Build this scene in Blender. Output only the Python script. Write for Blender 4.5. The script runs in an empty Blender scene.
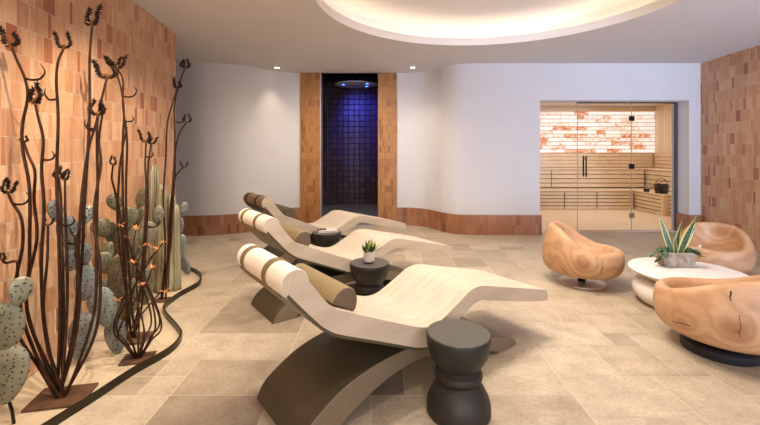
import bpy, bmesh, math, random
from mathutils import Vector, Matrix
random.seed(7)
C = bpy.context.scene.collection
S = bpy.context.scene
PI = math.pi
rad = math.radians

# ------------------------------------------------------------------ camera, world, lights, exposure
F, HZ, CX, EYE = 400.0, 149.0, 380.0, 1.5          # focal length in pixels, horizon row, centre column, eye height
cam_data = bpy.data.cameras.new('camera')
cam_data.sensor_width = 36.0
cam_data.lens = 36.0 * F / 760.0
cam_data.shift_y = -(212.5 - HZ) / 760.0
cam_data.clip_start = 0.05
cam = bpy.data.objects.new('camera', cam_data)
cam.location = (0, 0, EYE)
cam.rotation_euler = (rad(90), 0, 0)
C.objects.link(cam)
S.camera = cam

world = bpy.data.worlds.new('world')
S.world = world
world.use_nodes = True
wb = world.node_tree.nodes['Background']
wb.inputs[0].default_value = (0.62, 0.74, 1.0, 1)
wb.inputs[1].default_value = 0.6

S.view_settings.view_transform = 'Standard'
S.view_settings.look = 'None'
S.view_settings.exposure = -0.08
S.view_settings.gamma = 1.0
S.view_settings.use_curve_mapping = False


def area(name, loc, target, size, size_y, power, color):
    d = bpy.data.lights.new(name, 'AREA')
    d.shape = 'RECTANGLE'
    d.size, d.size_y, d.energy, d.color = size, size_y, power, color
    o = bpy.data.objects.new(name, d)
    o.location = loc
    o.rotation_euler = (Vector(target) - Vector(loc)).to_track_quat('-Z', 'Y').to_euler()
    C.objects.link(o)
    return o


def spot(name, loc, target, power, color, angle=60, blend=0.5, soft=0.04):
    d = bpy.data.lights.new(name, 'SPOT')
    d.energy, d.color, d.spot_size, d.spot_blend, d.shadow_soft_size = power, color, rad(angle), blend, soft
    o = bpy.data.objects.new(name, d)
    o.location = loc
    o.rotation_euler = (Vector(target) - Vector(loc)).to_track_quat('-Z', 'Y').to_euler()
    C.objects.link(o)
    return o


WARM = (1.0, 0.84, 0.64)
SOFT = (1.0, 0.90, 0.79)
BLUE = (0.72, 0.82, 1.0)
area('window_daylight', (3.2, -2.55, 1.6), (3.6, 5.0, 2.2), 3.6, 2.4, 120, BLUE)
area('blue_fill_right', (4.2, -1.6, 1.3), (4.6, 6.0, 2.9), 1.4, 1.8, 130, (0.50, 0.66, 1.0)).data.spread = rad(80)  # added bluish fill for the right ceiling and back; no window opening here
d_ = area('dome_glow', (1.19, 3.95, 3.34), (1.19, 3.95, 0), 2.9, 2.9, 60, (1.0, 0.88, 0.74))
d_.data.shape = 'DISK'
d_.data.spread = rad(125)
area('warm_room_fill', (-0.6, -2.55, 1.7), (-0.4, 5.0, 1.4), 2.6, 2.2, 110, (1.0, 0.90, 0.78))  # added warm fill for general brightness, in front of a closed wall
spot('downlight_dome', (1.3, 3.7, 3.28), (1.25, 3.6, 0), 165, SOFT, 120, 0.8, 0.05)
spot('downlight_dome_second', (0.5, 3.3, 3.28), (0.4, 3.4, 0), 100, SOFT, 120, 0.8, 0.10)
spot('downlight_front', (0.3, 1.2, 2.96), (0.2, 1.9, 0), 75, SOFT, 100, 0.8, 0.06)
spot('back_wall_fill', (-0.55, 6.45, 2.96), (-0.55, 6.8, 0.6), 230, SOFT, 165, 0.9, 0.08)  # added to brighten the curved back walls; no fixture in the ceiling here
spot('front_left_fill', (-0.9, 2.2, 2.96), (-0.9, 2.5, 0), 90, SOFT, 100, 0.9, 0.06)  # unseen spot added to lighten the floor at the left front
spot('garden_spot_front', (-0.75, 1.4, 2.94), (-2.25, 2.6, 0.75), 245, WARM, 70, 0.7, 0.03)
spot('garden_spot_middle', (-0.95, 2.9, 2.94), (-2.35, 3.5, 0.9), 200, WARM, 75, 0.7, 0.03)
spot('garden_spot_rear', (-1.3, 4.3, 2.94), (-2.5, 4.5, 0.7), 60, WARM, 75, 0.7, 0.03)
spot('can_light_left', (-1.9, 7.38, 2.96), (-1.85, 7.5, 0), 34, WARM, 76, 1.0, 0.05)
spot('can_light_right', (0.6, 7.36, 2.96), (0.65, 7.46, 0), 34, WARM, 76, 1.0, 0.05)
spot('wall_washer_right', (4.6, 5.2, 2.96), (5.5, 5.6, 1.0), 16, SOFT, 100, 0.8, 0.05)
area('sauna_ceiling_glow', (5.0, 9.2, 2.6), (5.0, 9.2, 0), 4.0, 2.2, 64, (1.0, 0.92, 0.82))
spot('shower_blue', (-0.5, 9.3, 2.93), (-0.45, 10.6, 2.2), 380, (0.06, 0.08, 1.0), 70, 1.0, 0.2)
spot('shower_fill', (-0.6, 8.6, 2.9), (-0.6, 9.0, 0), 14, (0.85, 0.85, 1.0), 110, 0.9, 0.2)  # weak white light added for the shower floor; no lamp of its own

# ------------------------------------------------------------------ pixel -> place
def at(x, y, d):
    return Vector(((x - CX) / F * d, d, EYE - (y - HZ) / F * d))


def on_floor(x, y, z=0.0):
    return at(x, y, F * (EYE - z) / (y - HZ))


# ------------------------------------------------------------------ materials
class NT:
    def __init__(self, name):
        self.m = bpy.data.materials.new(name)
        self.m.use_nodes = True
        self.t = self.m.node_tree
        self.t.nodes.clear()
        self.out = self.t.nodes.new('ShaderNodeOutputMaterial')

    def n(self, kind, ins=None, **props):
        nd = self.t.nodes.new('ShaderNode' + kind)
        for k, v in props.items():
            setattr(nd, k, v)
        for k, v in (ins or {}).items():
            self.put(nd.inputs[k], v)
        return nd

    def put(self, sock, v):
        if isinstance(v, bpy.types.NodeSocket):
            self.t.links.new(v, sock)
        elif isinstance(v, bpy.types.Node):
            self.t.links.new(v.outputs[0], sock)
        else:
            if isinstance(v, tuple) and len(v) == 3 and sock.type == 'RGBA':
                v = v + (1,)
            sock.default_value = v

    def math(self, op, a, b=0.0, c=0.0):
        return self.n('Math', {0: a, 1: b, 2: c}, operation=op).outputs[0]

    def vmath(self, op, a, b=(0, 0, 0)):
        nd = self.n('VectorMath', {0: a, 1: b}, operation=op)
        return nd.outputs['Value'] if op in ('LENGTH', 'DISTANCE', 'DOT_PRODUCT') else nd.outputs[0]

    def mix(self, f, a, b, blend='MIX'):
        nd = self.t.nodes.new('ShaderNodeMix')
        nd.data_type = 'RGBA'
        nd.blend_type = blend
        self.put(nd.inputs[0], f)
        self.put(nd.inputs[6], a)
        self.put(nd.inputs[7], b)
        return nd.outputs[2]

    def ramp(self, f, stops, interp='LINEAR'):
        nd = self.n('ValToRGB', {0: f})
        cr = nd.color_ramp
        cr.interpolation = interp
        while len(cr.elements) < len(stops):
            cr.elements.new(0.5)
        for e, (p, c) in zip(cr.elements, stops):
            e.position = p
            e.color = tuple(c) + (1,)
        return nd.outputs[0]

    def noise(self, vec, scale, detail=3.0, rough=0.5):
        return self.n('TexNoise', {'Vector': vec, 'Scale': scale, 'Detail': detail, 'Roughness': rough}).outputs[0]

    def obj(self):
        return self.n('TexCoord').outputs['Object']

    def uv(self):
        return self.n('TexCoord').outputs['UV']

    def bump(self, h, strength=0.3, dist=0.01):
        return self.n('Bump', {'Height': h, 'Strength': strength, 'Distance': dist}).outputs[0]

    def bsdf(self, color, rough=0.5, metal=0.0, normal=None, spec=0.5, emit=None, estr=0.0, coat=0.0):
        ins = {'Base Color': color, 'Roughness': rough, 'Metallic': metal, 'Specular IOR Level': spec}
        if normal is not None:
            ins['Normal'] = normal
        if emit is not None:
            ins['Emission Color'] = emit
            ins['Emission Strength'] = estr
        if coat:
            ins['Coat Weight'] = coat
            ins['Coat Roughness'] = 0.15
        b = self.n('BsdfPrincipled', ins)
        self.t.links.new(b.outputs[0], self.out.inputs[0])
        return self.m


def lin(r, g, b):
    f = lambda v: (v / 255 / 12.92) if v / 255 <= 0.04045 else ((v / 255 + 0.055) / 1.055) ** 2.4
    return (f(r), f(g), f(b))


def plain(name, col, rough=0.6, metal=0.0, var=0.06, scale=8.0, bump=0.0, bscale=60.0, spec=0.5, coat=0.0):
    t = NT(name)
    p = t.obj()
    n = t.noise(p, scale, 4)
    lo = tuple(max(0, c * (1 - var * 2)) for c in col)
    hi = tuple(min(1, c * (1 + var * 2)) for c in col)
    c = t.ramp(n, [(0.25, lo), (0.75, hi)])
    nm = t.bump(t.noise(p, bscale, 4), bump, 0.005) if bump else None
    return t.bsdf(c, rough, metal, nm, spec, coat=coat)


def emitter(name, col, strength):
    t = NT(name)
    e = t.n('Emission', {'Color': col, 'Strength': strength})
    t.t.links.new(e.outputs[0], t.out.inputs[0])
    return t.m


def brick(name, tones, bw, bh, gap, mortar, rough=0.45, bump=0.5, jitter=0.25):
    """hand-cut tiles standing upright in courses; works on UV measured in metres"""
    t = NT(name)
    sep = t.n('SeparateXYZ', {0: t.uv()})
    u, v = sep.outputs[0], sep.outputs[1]
    vr = t.math('DIVIDE', v, bh)
    row = t.math('FLOOR', vr)
    rn = t.n('TexWhiteNoise', {'W': row}, noise_dimensions='1D').outputs[0]
    uu = t.math('ADD', t.math('DIVIDE', u, bw), t.math('MULTIPLY', rn, 7.3))
    wob = t.math('MULTIPLY', t.math('SINE', t.math('ADD', t.math('MULTIPLY', uu, 2.3), t.math('MULTIPLY', row, 2.1))), jitter)
    uu = t.math('ADD', uu, wob)
    col = t.math('FLOOR', uu)
    cell = t.n('CombineXYZ', {0: col, 1: row, 2: 0.37})
    wn = t.n('TexWhiteNoise', {'Vector': cell}, noise_dimensions='3D')
    base = t.ramp(wn.outputs[0], tones)
    # streaks and clay variation inside each tile
    p = t.n('CombineXYZ', {0: t.math('ADD', u, t.math('MULTIPLY', wn.outputs[0], 3.1)), 1: v, 2: row})
    st = t.noise(t.vmath('MULTIPLY', p, (40, 9, 1)), 1.0, 4, 0.6)
    base = t.mix(0.35, base, t.ramp(st, [(0.3, (0.42, 0.30, 0.22)), (0.7, (1, 1, 1))]), 'MULTIPLY')
    fu = t.math('FRACT', uu)
    fv = t.math('FRACT', vr)
    eu = t.math('MULTIPLY', t.math('MINIMUM', fu, t.math('SUBTRACT', 1.0, fu)), bw)
    ev = t.math('MULTIPLY', t.math('MINIMUM', fv, t.math('SUBTRACT', 1.0, fv)), bh)
    e = t.math('MINIMUM', t.math('MULTIPLY', eu, 2.0), ev)
    e = t.math('ADD', e, t.math('MULTIPLY', t.math('SUBTRACT', t.noise(p, 60, 2), 0.5), gap * 0.8))
    mask = t.n('MapRange', {0: e, 1: gap * 0.4, 2: gap * 1.0})
    c = t.mix(mask.outputs[0], mortar, base)
    hgt = t.math('ADD', t.math('MULTIPLY', mask.outputs[0], 1.0), t.math('ADD', t.math('MULTIPLY', wn.outputs[0], 1.2), t.math('MULTIPLY', st, 0.5)))
    return t.bsdf(c, rough, 0.0, t.bump(hgt, bump, 0.008))


M = {}
M['brick'] = brick('terracotta_tiles', [(0.0, lin(211, 163, 127)), (0.2, lin(196, 142, 104)), (0.45, lin(217, 173, 136)), (0.65, lin(204, 152, 114)),
                                        (0.86, lin(220, 182, 147)), (0.94, lin(174, 112, 78)), (1.0, lin(158, 91, 64))], 0.056, 0.175, 0.0024, lin(211, 192, 173), jitter=0.4)
M['brick_pier'] = brick('amber_tiles', [(0.0, lin(176, 120, 63)), (0.3, lin(164, 107, 55)), (0.6, lin(181, 128, 72)), (0.88, lin(169, 114, 60)), (1.0, lin(140, 84, 41))],
                        0.06, 0.13, 0.003, lin(146, 103, 65), jitter=0.4)
M['brick_low'] = brick('wainscot_tiles', [(0.0, lin(167, 113, 77)), (0.3, lin(153, 99, 67)), (0.6, lin(174, 123, 86)), (0.88, lin(158, 104, 70)), (1.0, lin(128, 77, 53))],
                       0.07, 0.172, 0.003, lin(144, 106, 80))
M['plaster'] = plain('white_plaster', lin(208, 204, 202), 0.85, 0, 0.01, 2.0)
M['ceiling'] = plain('ceiling_paint', lin(212, 209, 208), 0.8, 0, 0.01, 2.0)
M['dome'] = plain('dome_paint', lin(236, 230, 224), 0.8, 0, 0.01, 2.0)


def floor_mat():
    t = NT('limestone_tiles')
    a = t.n('Attribute', attribute_name='tone')
    p = t.obj()
    base = t.ramp(a.outputs['Fac'], [(0.0, lin(151, 134, 116)), (0.3, lin(172, 155, 133)), (0.55, lin(191, 174, 150)), (0.8, lin(199, 183, 160)), (1.0, lin(185, 166, 141))])
    sh = t.vmath('ADD', p, t.n('CombineXYZ', {0: t.math('MULTIPLY', a.outputs['Fac'], 31.0), 1: 0.0, 2: 0.0}))
    n1 = t.noise(sh, 5.0, 6, 0.62)
    n2 = t.noise(sh, 42.0, 5, 0.6)
    c = t.mix(0.7, base, t.ramp(n1, [(0.3, (0.62, 0.58, 0.54)), (0.65, (1, 1, 1))]), 'MULTIPLY')
    c = t.mix(0.45, c, t.ramp(n2, [(0.35, (0.6, 0.57, 0.53)), (0.6, (1, 1, 1))]), 'MULTIPLY')
    rough = t.n('MapRange', {0: n1, 1: 0.2, 2: 0.8, 3: 0.36, 4: 0.55}).outputs[0]
    return t.bsdf(c, rough, 0, t.bump(n2, 0.08, 0.003), 0.4)


M['floor'] = floor_mat()
M['grout'] = plain('grout', lin(203, 188, 164), 0.8, 0, 0.03)
M['bed'] = plain('garden_sand', lin(188, 168, 140), 0.8, 0, 0.05, 5.0, 0.15, 90)


def slab_mat():
    t = NT('cream_stone')
    p = t.obj()
    q = t.vmath('MULTIPLY', p, (1.0, 9.0, 3.0))
    n = t.noise(q, 3.0, 5, 0.6)
    c = t.ramp(n, [(0.3, lin(184, 167, 146)), (0.7, lin(203, 186, 165))])
    return t.bsdf(c, 0.55, 0, t.bump(t.noise(p, 90, 3), 0.05, 0.003), 0.35)


M['slab'] = slab_mat()
M['olive'] = plain('olive_lacquer', lin(78, 70, 53), 0.38, 0, 0.04, 6)
M['taupe'] = plain('taupe_side', lin(116, 101, 81), 0.5, 0, 0.04, 6)
M['cushion'] = plain('cream_vinyl', lin(246, 236, 218), 0.55, 0, 0.02, 10, 0.06, 120)
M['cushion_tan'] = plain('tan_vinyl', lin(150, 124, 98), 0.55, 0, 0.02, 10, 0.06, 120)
M['strap'] = plain('olive_strap', lin(128, 110, 78), 0.6, 0, 0.05, 30)
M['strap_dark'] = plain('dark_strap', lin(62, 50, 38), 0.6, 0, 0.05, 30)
M['bolster'] = plain('olive_fabric', lin(142, 122, 86), 0.75, 0, 0.04, 30, 0.12, 200)
M['bolster_end'] = plain('brown_fabric', lin(104, 86, 68), 0.8, 0, 0.04, 30, 0.12, 200)
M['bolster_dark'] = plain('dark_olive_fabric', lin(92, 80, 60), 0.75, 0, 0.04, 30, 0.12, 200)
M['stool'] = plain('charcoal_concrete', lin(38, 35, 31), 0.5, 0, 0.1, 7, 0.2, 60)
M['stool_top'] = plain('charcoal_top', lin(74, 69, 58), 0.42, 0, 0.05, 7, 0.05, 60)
M['black'] = plain('black_metal', lin(28, 27, 28), 0.35, 0.6, 0.05)
M['darkbase'] = plain('black_plinth', lin(36, 36, 42), 0.4, 0.2, 0.05)
M['steel'] = plain('polished_steel', lin(206, 188, 180), 0.4, 0.55, 0.02)
M['chrome'] = plain('chrome', lin(205, 210, 220), 0.12, 1.0, 0.02)
M['rust'] = plain('rusted_steel', lin(62, 38, 24), 0.42, 0.7, 0.3, 18, 0.3, 90)
M['rust_dark'] = plain('dark_forged_steel', lin(44, 31, 24), 0.45, 0.7, 0.25, 14, 0.2, 90)
M['gold_tip'] = plain('brassy_steel', lin(140, 98, 58), 0.4, 0.7, 0.2, 20)
M['orange'] = plain('orange_rust_petals', lin(178, 112, 66), 0.6, 0.1, 0.15, 30)
M['plate'] = plain('rusted_plate', lin(94, 66, 46), 0.7, 0.35, 0.3, 9, 0.3, 60)
M['strip'] = plain('dark_steel_strip', lin(60, 52, 40), 0.35, 0.8, 0.1, 6)


def pad_mat(name, c0, c1):
    t = NT(name)
    p = t.obj()
    n = t.noise(p, 7.0, 4, 0.6)
    base = t.ramp(n, [(0.3, c0), (0.7, c1)])
    sp = t.n('SeparateXYZ', {0: p})
    vo = t.n('TexVoronoi', {'Vector': t.n('CombineXYZ', {0: sp.outputs[0], 1: sp.outputs[2], 2: 0.0}), 'Scale': 30.0, 'Randomness': 0.5}, voronoi_dimensions='2D')
    dots = t.n('MapRange', {0: vo.outputs['Distance'], 1: 0.11, 2: 0.17})
    c = t.mix(dots.outputs[0], lin(48, 44, 36), base)
    return t.bsdf(c, 0.45, 0.45, t.bump(dots.outputs[0], -0.4, 0.004))


M['pad'] = pad_mat('verdigris_pad', lin(94, 93, 76), lin(146, 143, 120))
M['pad_blue'] = pad_mat('blue_grey_pad', lin(92, 95, 94), lin(150, 151, 142))
M['pad_olive'] = pad_mat('olive_pad', lin(78, 72, 54), lin(136, 128, 100))


def column_mat():
    t = NT('fluted_bronze')
    p = t.obj()
    n = t.noise(t.vmath('MULTIPLY', p, (14, 14, 2.0)), 1.0, 4, 0.6)
    c = t.ramp(n, [(0.25, lin(110, 104, 78)), (0.55, lin(160, 152, 122)), (0.8, lin(200, 196, 174))])
    return t.bsdf(c, 0.42, 0.4, t.bump(n, 0.2, 0.004))


M['column'] = column_mat()


def wood(name, knots, seedv=0.0, cracks=()):
    """carved log: growth rings bend round each knot; knots = (x, y, z, radius)"""
    t = NT(name)
    p = t.obj()
    nz = t.noise(t.vmath('ADD', p, (seedv, seedv * 0.7, 0)), 2.6, 3, 0.5)
    sep = t.n('SeparateXYZ', {0: p})
    ring = t.math('ADD', t.math('MULTIPLY', sep.outputs[2], 7.0), t.math('MULTIPLY', nz, 7.0))
    ring = t.math('ADD', ring, t.math('MULTIPLY', sep.outputs[0], 2.0))
    dark = None
    halo = None
    for (x, y, z, r) in knots:
        pw = t.vmath('ADD', p, t.n('CombineXYZ', {0: t.math('MULTIPLY', t.math('SUBTRACT', t.noise(p, 9, 2), 0.5), r * 0.5), 1: 0.0, 2: t.math('MULTIPLY', t.math('SUBTRACT', t.noise(p, 6, 2), 0.5), r * 0.7)}))
        d = t.math('DIVIDE', t.vmath('DISTANCE', pw, (x, y, z)), r)
        g = t.math('POWER', 2.718, t.math('MULTIPLY', t.math('MULTIPLY', d, d), -0.6))
        ring = t.math('ADD', ring, t.math('MULTIPLY', g, 3.6))
        core = t.n('MapRange', {0: d, 1: 0.12, 2: 0.30, 3: 1.0, 4: 0.0}).outputs[0]
        hl = t.n('MapRange', {0: d, 1: 0.5, 2: 1.1, 3: 1.0, 4: 0.0}).outputs[0]
        dark = core if dark is None else t.math('MAXIMUM', dark, core)
        halo = hl if halo is None else t.math('MAXIMUM', halo, hl)
    s = t.math('ADD', t.math('MULTIPLY', t.math('SINE', t.math('MULTIPLY', ring, 4.2)), 0.5), 0.5)
    fine = t.noise(t.vmath('MULTIPLY', p, (6, 6, 60)), 2.0, 3, 0.6)
    c = t.ramp(s, [(0.0, lin(168, 122, 86)), (0.4, lin(192, 148, 108)), (1.0, lin(202, 162, 124))])
    c = t.mix(0.55, c, t.ramp(nz, [(0.3, lin(184, 140, 100)), (0.7, lin(206, 166, 128))]))
    c = t.mix(0.18, c, t.ramp(fine, [(0.35, (0.65, 0.52, 0.42)), (0.65, (1, 1, 1))]), 'MULTIPLY')
    if halo is not None:
        c = t.mix(t.math('MULTIPLY', halo, 0.6), c, lin(136, 84, 50))
    for (a, b, wd) in cracks:       # thin splits between two local points
        a, b = Vector(a), Vector(b)
        ab = b - a
        pw = t.vmath('ADD', p, t.n('CombineXYZ', {0: t.math('MULTIPLY', t.math('SUBTRACT', t.noise(p, 16, 3), 0.5), 0.05), 1: t.math('MULTIPLY', t.math('SUBTRACT', t.noise(p, 13, 3), 0.5), 0.05), 2: 0.0}))
        rel = t.vmath('SUBTRACT', pw, tuple(a))
        nrm = Vector((a.x, a.y, 0)).normalized()
        out = t.vmath('DOT_PRODUCT', rel, tuple(nrm))
        flat = t.vmath('MULTIPLY', t.n('CombineXYZ', {0: out, 1: out, 2: out}).outputs[0], tuple(nrm))
        rel = t.vmath('SUBTRACT', rel, flat)
        ab = ab - nrm * ab.dot(nrm)
        h = t.n('Clamp', {0: t.math('DIVIDE', t.vmath('DOT_PRODUCT', rel, tuple(ab)), ab.length_squared)}).outputs[0]
        near = t.vmath('MULTIPLY', t.n('CombineXYZ', {0: h, 1: h, 2: h}).outputs[0], tuple(ab))
        far = t.n('MapRange', {0: t.math('ABSOLUTE', out), 1: 0.10, 2: 0.12, 3: 0.0, 4: 1.0}).outputs[0]
        dd = t.math('ADD', t.vmath('DISTANCE', rel, near), far)
        ck = t.n('MapRange', {0: dd, 1: wd * 0.5, 2: wd, 3: 1.0, 4: 0.0}).outputs[0]
        dark = ck if dark is None else t.math('MAXIMUM', dark, ck)
    if dark is not None:
        c = t.mix(dark, c, lin(38, 24, 16))
    return t.bsdf(c, 0.5, 0, t.bump(s, 0.04, 0.003), 0.35)


M['table'] = plain('white_plaster_table', lin(232, 222, 214), 0.5, 0, 0.02, 5)
M['trough'] = plain('rough_stone', lin(146, 130, 112), 0.9, 0, 0.25, 22, 0.9, 45)
M['leaf'] = plain('leaf_green', lin(58, 86, 48), 0.45, 0, 0.25, 20)
M['leaf_pale'] = plain('leaf_yellow_green', lin(170, 168, 70), 0.5, 0, 0.2, 40)
M['soil'] = plain('soil', lin(52, 38, 28), 0.95, 0, 0.3, 50, 0.5, 90)
M['white'] = plain('white_ceramic', lin(226, 212, 200), 0.4, 0, 0.03)
M['towel'] = plain('pale_towel', lin(206, 190, 186), 0.95, 0, 0.06, 50, 0.4, 200)


def sansevieria_mat():
    t = NT('sansevieria_leaf')
    sep = t.n('SeparateXYZ', {0: t.uv()})
    edge = t.math('ABSOLUTE', t.math('SUBTRACT', sep.outputs[0], 0.5))
    band = t.noise(t.vmath('MULTIPLY', t.uv(), (1.5, 14, 1)), 1.6, 3)
    mid = t.ramp(band, [(0.35, lin(26, 46, 32)), (0.6, lin(66, 92, 58))])
    m = t.n('MapRange', {0: edge, 1: 0.33, 2: 0.38})
    return t.bsdf(t.mix(m.outputs[0], mid, lin(206, 196, 96)), 0.4)


M['sansevieria'] = sansevieria_mat()


def plank(name, c0, c1, axis, pitch, gap=0.06, rough=0.55):
    """boards running at right angles to the axis (0 x, 1 y, 2 z), in world metres"""
    t = NT(name)
    p = t.obj()
    sep = t.n('SeparateXYZ', {0: p})
    k = t.math('DIVIDE', sep.outputs[axis], pitch)
    idx = t.math('FLOOR', k)
    fr = t.math('FRACT', k)
    wn = t.n('TexWhiteNoise', {'W': idx}, noise_dimensions='1D').outputs[0]
    sc = [3, 3, 3]
    sc[axis] = 40
    n = t.noise(t.vmath('ADD', t.vmath('MULTIPLY', p, tuple(sc)), t.n('CombineXYZ', {0: t.math('MULTIPLY', wn, 9.0), 1: wn, 2: wn})), 1.0, 4, 0.6)
    c = t.ramp(t.math('ADD', t.math('MULTIPLY', n, 0.6), t.math('MULTIPLY', wn, 0.4)), [(0.25, c0), (0.75, c1)])
    e = t.math('MINIMUM', fr, t.math('SUBTRACT', 1.0, fr))
    m = t.n('MapRange', {0: e, 1: gap * 0.5, 2: gap})
    c = t.mix(m.outputs[0], tuple(v * 0.45 for v in c0), c)
    return t.bsdf(c, rough, 0, t.bump(m.outputs[0], 0.5, 0.006))


M['sauna_x'] = plank('sauna_boards_x', lin(220, 194, 162), lin(236, 214, 186), 0, 0.10)
M['sauna_y'] = plank('sauna_boards_y', lin(220, 194, 162), lin(236, 214, 186), 1, 0.10)
M['sauna_z'] = plank('sauna_boards_z', lin(220, 194, 162), lin(236, 214, 186), 2, 0.12)
M['bench'] = plain('bench_wood', lin(224, 196, 162), 0.55, 0, 0.05, 6)
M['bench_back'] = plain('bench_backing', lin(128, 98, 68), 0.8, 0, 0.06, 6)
M['sauna_floor'] = plain('sauna_floor', lin(228, 200, 172), 0.4, 0, 0.03, 3)


def glass_mat():
    t = NT('clear_glass')
    tr = t.n('BsdfTransparent', {0: (0.96, 0.98, 0.97, 1)})
    gl = t.n('BsdfGlossy', {'Color': (1, 1, 1, 1), 'Roughness': 0.02})
    fr = t.n('Fresnel', {'IOR': 1.45})
    mx = t.n('MixShader', {0: t.math('MULTIPLY', fr.outputs[0], 0.8), 1: tr.outputs[0], 2: gl.outputs[0]})
    t.t.links.new(mx.outputs[0], t.out.inputs[0])
    return t.m


M['glass'] = glass_mat()
M['glass_edge'] = plain('glass_edge', lin(150, 170, 168), 0.2, 0, 0.02)


def salt_mat():
    t = NT('backlit_salt')
    a = t.n('Attribute', attribute_name='tone')
    p = t.obj()
    n = t.noise(t.vmath('ADD', t.vmath('MULTIPLY', p, (8, 8, 16)), t.n('CombineXYZ', {0: t.math('MULTIPLY', a.outputs['Fac'], 19.0), 1: 0.0, 2: 0.0})), 1.2, 4, 0.65)
    f = t.math('ADD', t.math('MULTIPLY', n, 0.75), t.math('MULTIPLY', a.outputs['Fac'], 0.33))
    c = t.ramp(f, [(0.40, lin(255, 246, 240)), (0.58, lin(250, 226, 212)), (0.68, lin(232, 160, 118)), (0.80, lin(204, 100, 56))])
    return t.bsdf(t.mix(0.7, c, (0, 0, 0)), 0.6, 0, None, 0.3, emit=c, estr=1.02)


M['salt'] = salt_mat()
M['salt_gap'] = emitter('salt_mortar', lin(232, 152, 104) + (1,), 0.8)


def shower_tile(name, c0, c1, pitch, rough=0.2):
    t = NT(name)
    sep = t.n('SeparateXYZ', {0: t.uv()})
    a = t.math('DIVIDE', sep.outputs[0], pitch)
    b = t.math('DIVIDE', sep.outputs[1], pitch)
    cell = t.n('CombineXYZ', {0: t.math('FLOOR', a), 1: t.math('FLOOR', b), 2: 0.1})
    wn = t.n('TexWhiteNoise', {'Vector': cell}, noise_dimensions='3D').outputs[0]
    fa, fb = t.math('FRACT', a), t.math('FRACT', b)
    e = t.math('MINIMUM', t.math('MINIMUM', fa, t.math('SUBTRACT', 1.0, fa)), t.math('MINIMUM', fb, t.math('SUBTRACT', 1.0, fb)))
    m = t.n('MapRange', {0: e, 1: 0.02, 2: 0.09}).outputs[0]
    c = t.mix(m, lin(20, 14, 18), t.ramp(wn, [(0.0, c0), (1.0, c1)]))
    return t.bsdf(c, rough, 0, t.bump(t.math('ADD', m, t.math('MULTIPLY', wn, 0.6)), 0.6, 0.01))


M['shower'] = shower_tile('plum_tiles', lin(66, 44, 48), lin(88, 60, 64), 0.15, 0.4)
M['shower_floor'] = plain('slate_floor', lin(130, 128, 138), 0.35, 0, 0.1, 5)
M['shower_dark'] = plain('dark_ceiling', lin(34, 28, 38), 0.6, 0, 0.05)
M['disc'] = plain('satin_disc', lin(190, 190, 200), 0.4, 0.1, 0.02)
M['led'] = emitter('blue_led', (0.03, 0.14, 1.0, 1), 12)
M['can'] = emitter('warm_lamp', (1.0, 0.9, 0.75, 1), 14)
M['cove_led'] = emitter('cove_led', (1.0, 0.82, 0.60, 1), 6.2)

# ------------------------------------------------------------------ mesh helpers
def obj(name, bm, mat, parent=None, smooth=False, loc=None, bevel=0.0, sub=0):
    me = bpy.data.meshes.new(name)
    bmesh.ops.recalc_face_normals(bm, faces=bm.faces[:])
    bm.to_mesh(me)
    bm.free()
    o = bpy.data.objects.new(name, me)
    C.objects.link(o)
    for m in (mat if isinstance(mat, (list, tuple)) else [mat]):
        me.materials.append(m)
    if smooth:
        for p in me.polygons:
            p.use_smooth = True
        if smooth != 'all':
            try:
                me.set_sharp_from_angle(angle=rad(smooth if smooth is not True else 40))
            except Exception:
                pass
    if parent is not None:
        o.parent = parent
    if loc is not None:
        o.location = loc
    if bevel:
        b = o.modifiers.new('bevel', 'BEVEL')
        b.width = bevel
        b.segments = 2
        b.limit_method = 'ANGLE'
    if sub:
        b = o.modifiers.new('subsurf', 'SUBSURF')
        b.levels = b.render_levels = sub
    return o


def tag(o, label=None, cat=None, group=None, kind=None):
    if label:
        o['label'] = label
    if cat:
        o['category'] = cat
    if group:
        o['group'] = group
    if kind:
        o['kind'] = kind
    return o


def thing(name, label, cat, loc=(0, 0, 0), rotz=0.0, group=None):
    o = bpy.data.objects.new(name, None)
    o.empty_display_size = 0.1
    C.objects.link(o)
    o.location = loc
    o.rotation_euler = (0, 0, rotz)
    return tag(o, label, cat, group)


def struct(o):
    o['kind'] = 'structure'
    return o


def copy_tree(o, parent=None):
    c = o.copy()
    C.objects.link(c)
    if parent is not None:
        c.parent = parent
        c.matrix_parent_inverse = o.matrix_parent_inverse.copy()
    for ch in list(o.children):
        copy_tree(ch, c)
    return c


def box(bm, x0, x1, y0, y1, z0, z1, mi=0):
    v = [bm.verts.new((x, y, z)) for z in (z0, z1) for y in (y0, y1) for x in (x0, x1)]
    for idx in ((0, 2, 3, 1), (4, 5, 7, 6), (0, 1, 5, 4), (2, 6, 7, 3), (0, 4, 6, 2), (1, 3, 7, 5)):
        f = bm.faces.new([v[i] for i in idx])
        f.material_index = mi
    return v


def bm_box(*a):
    bm = bmesh.new()
    box(bm, *a)
    return bm


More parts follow.
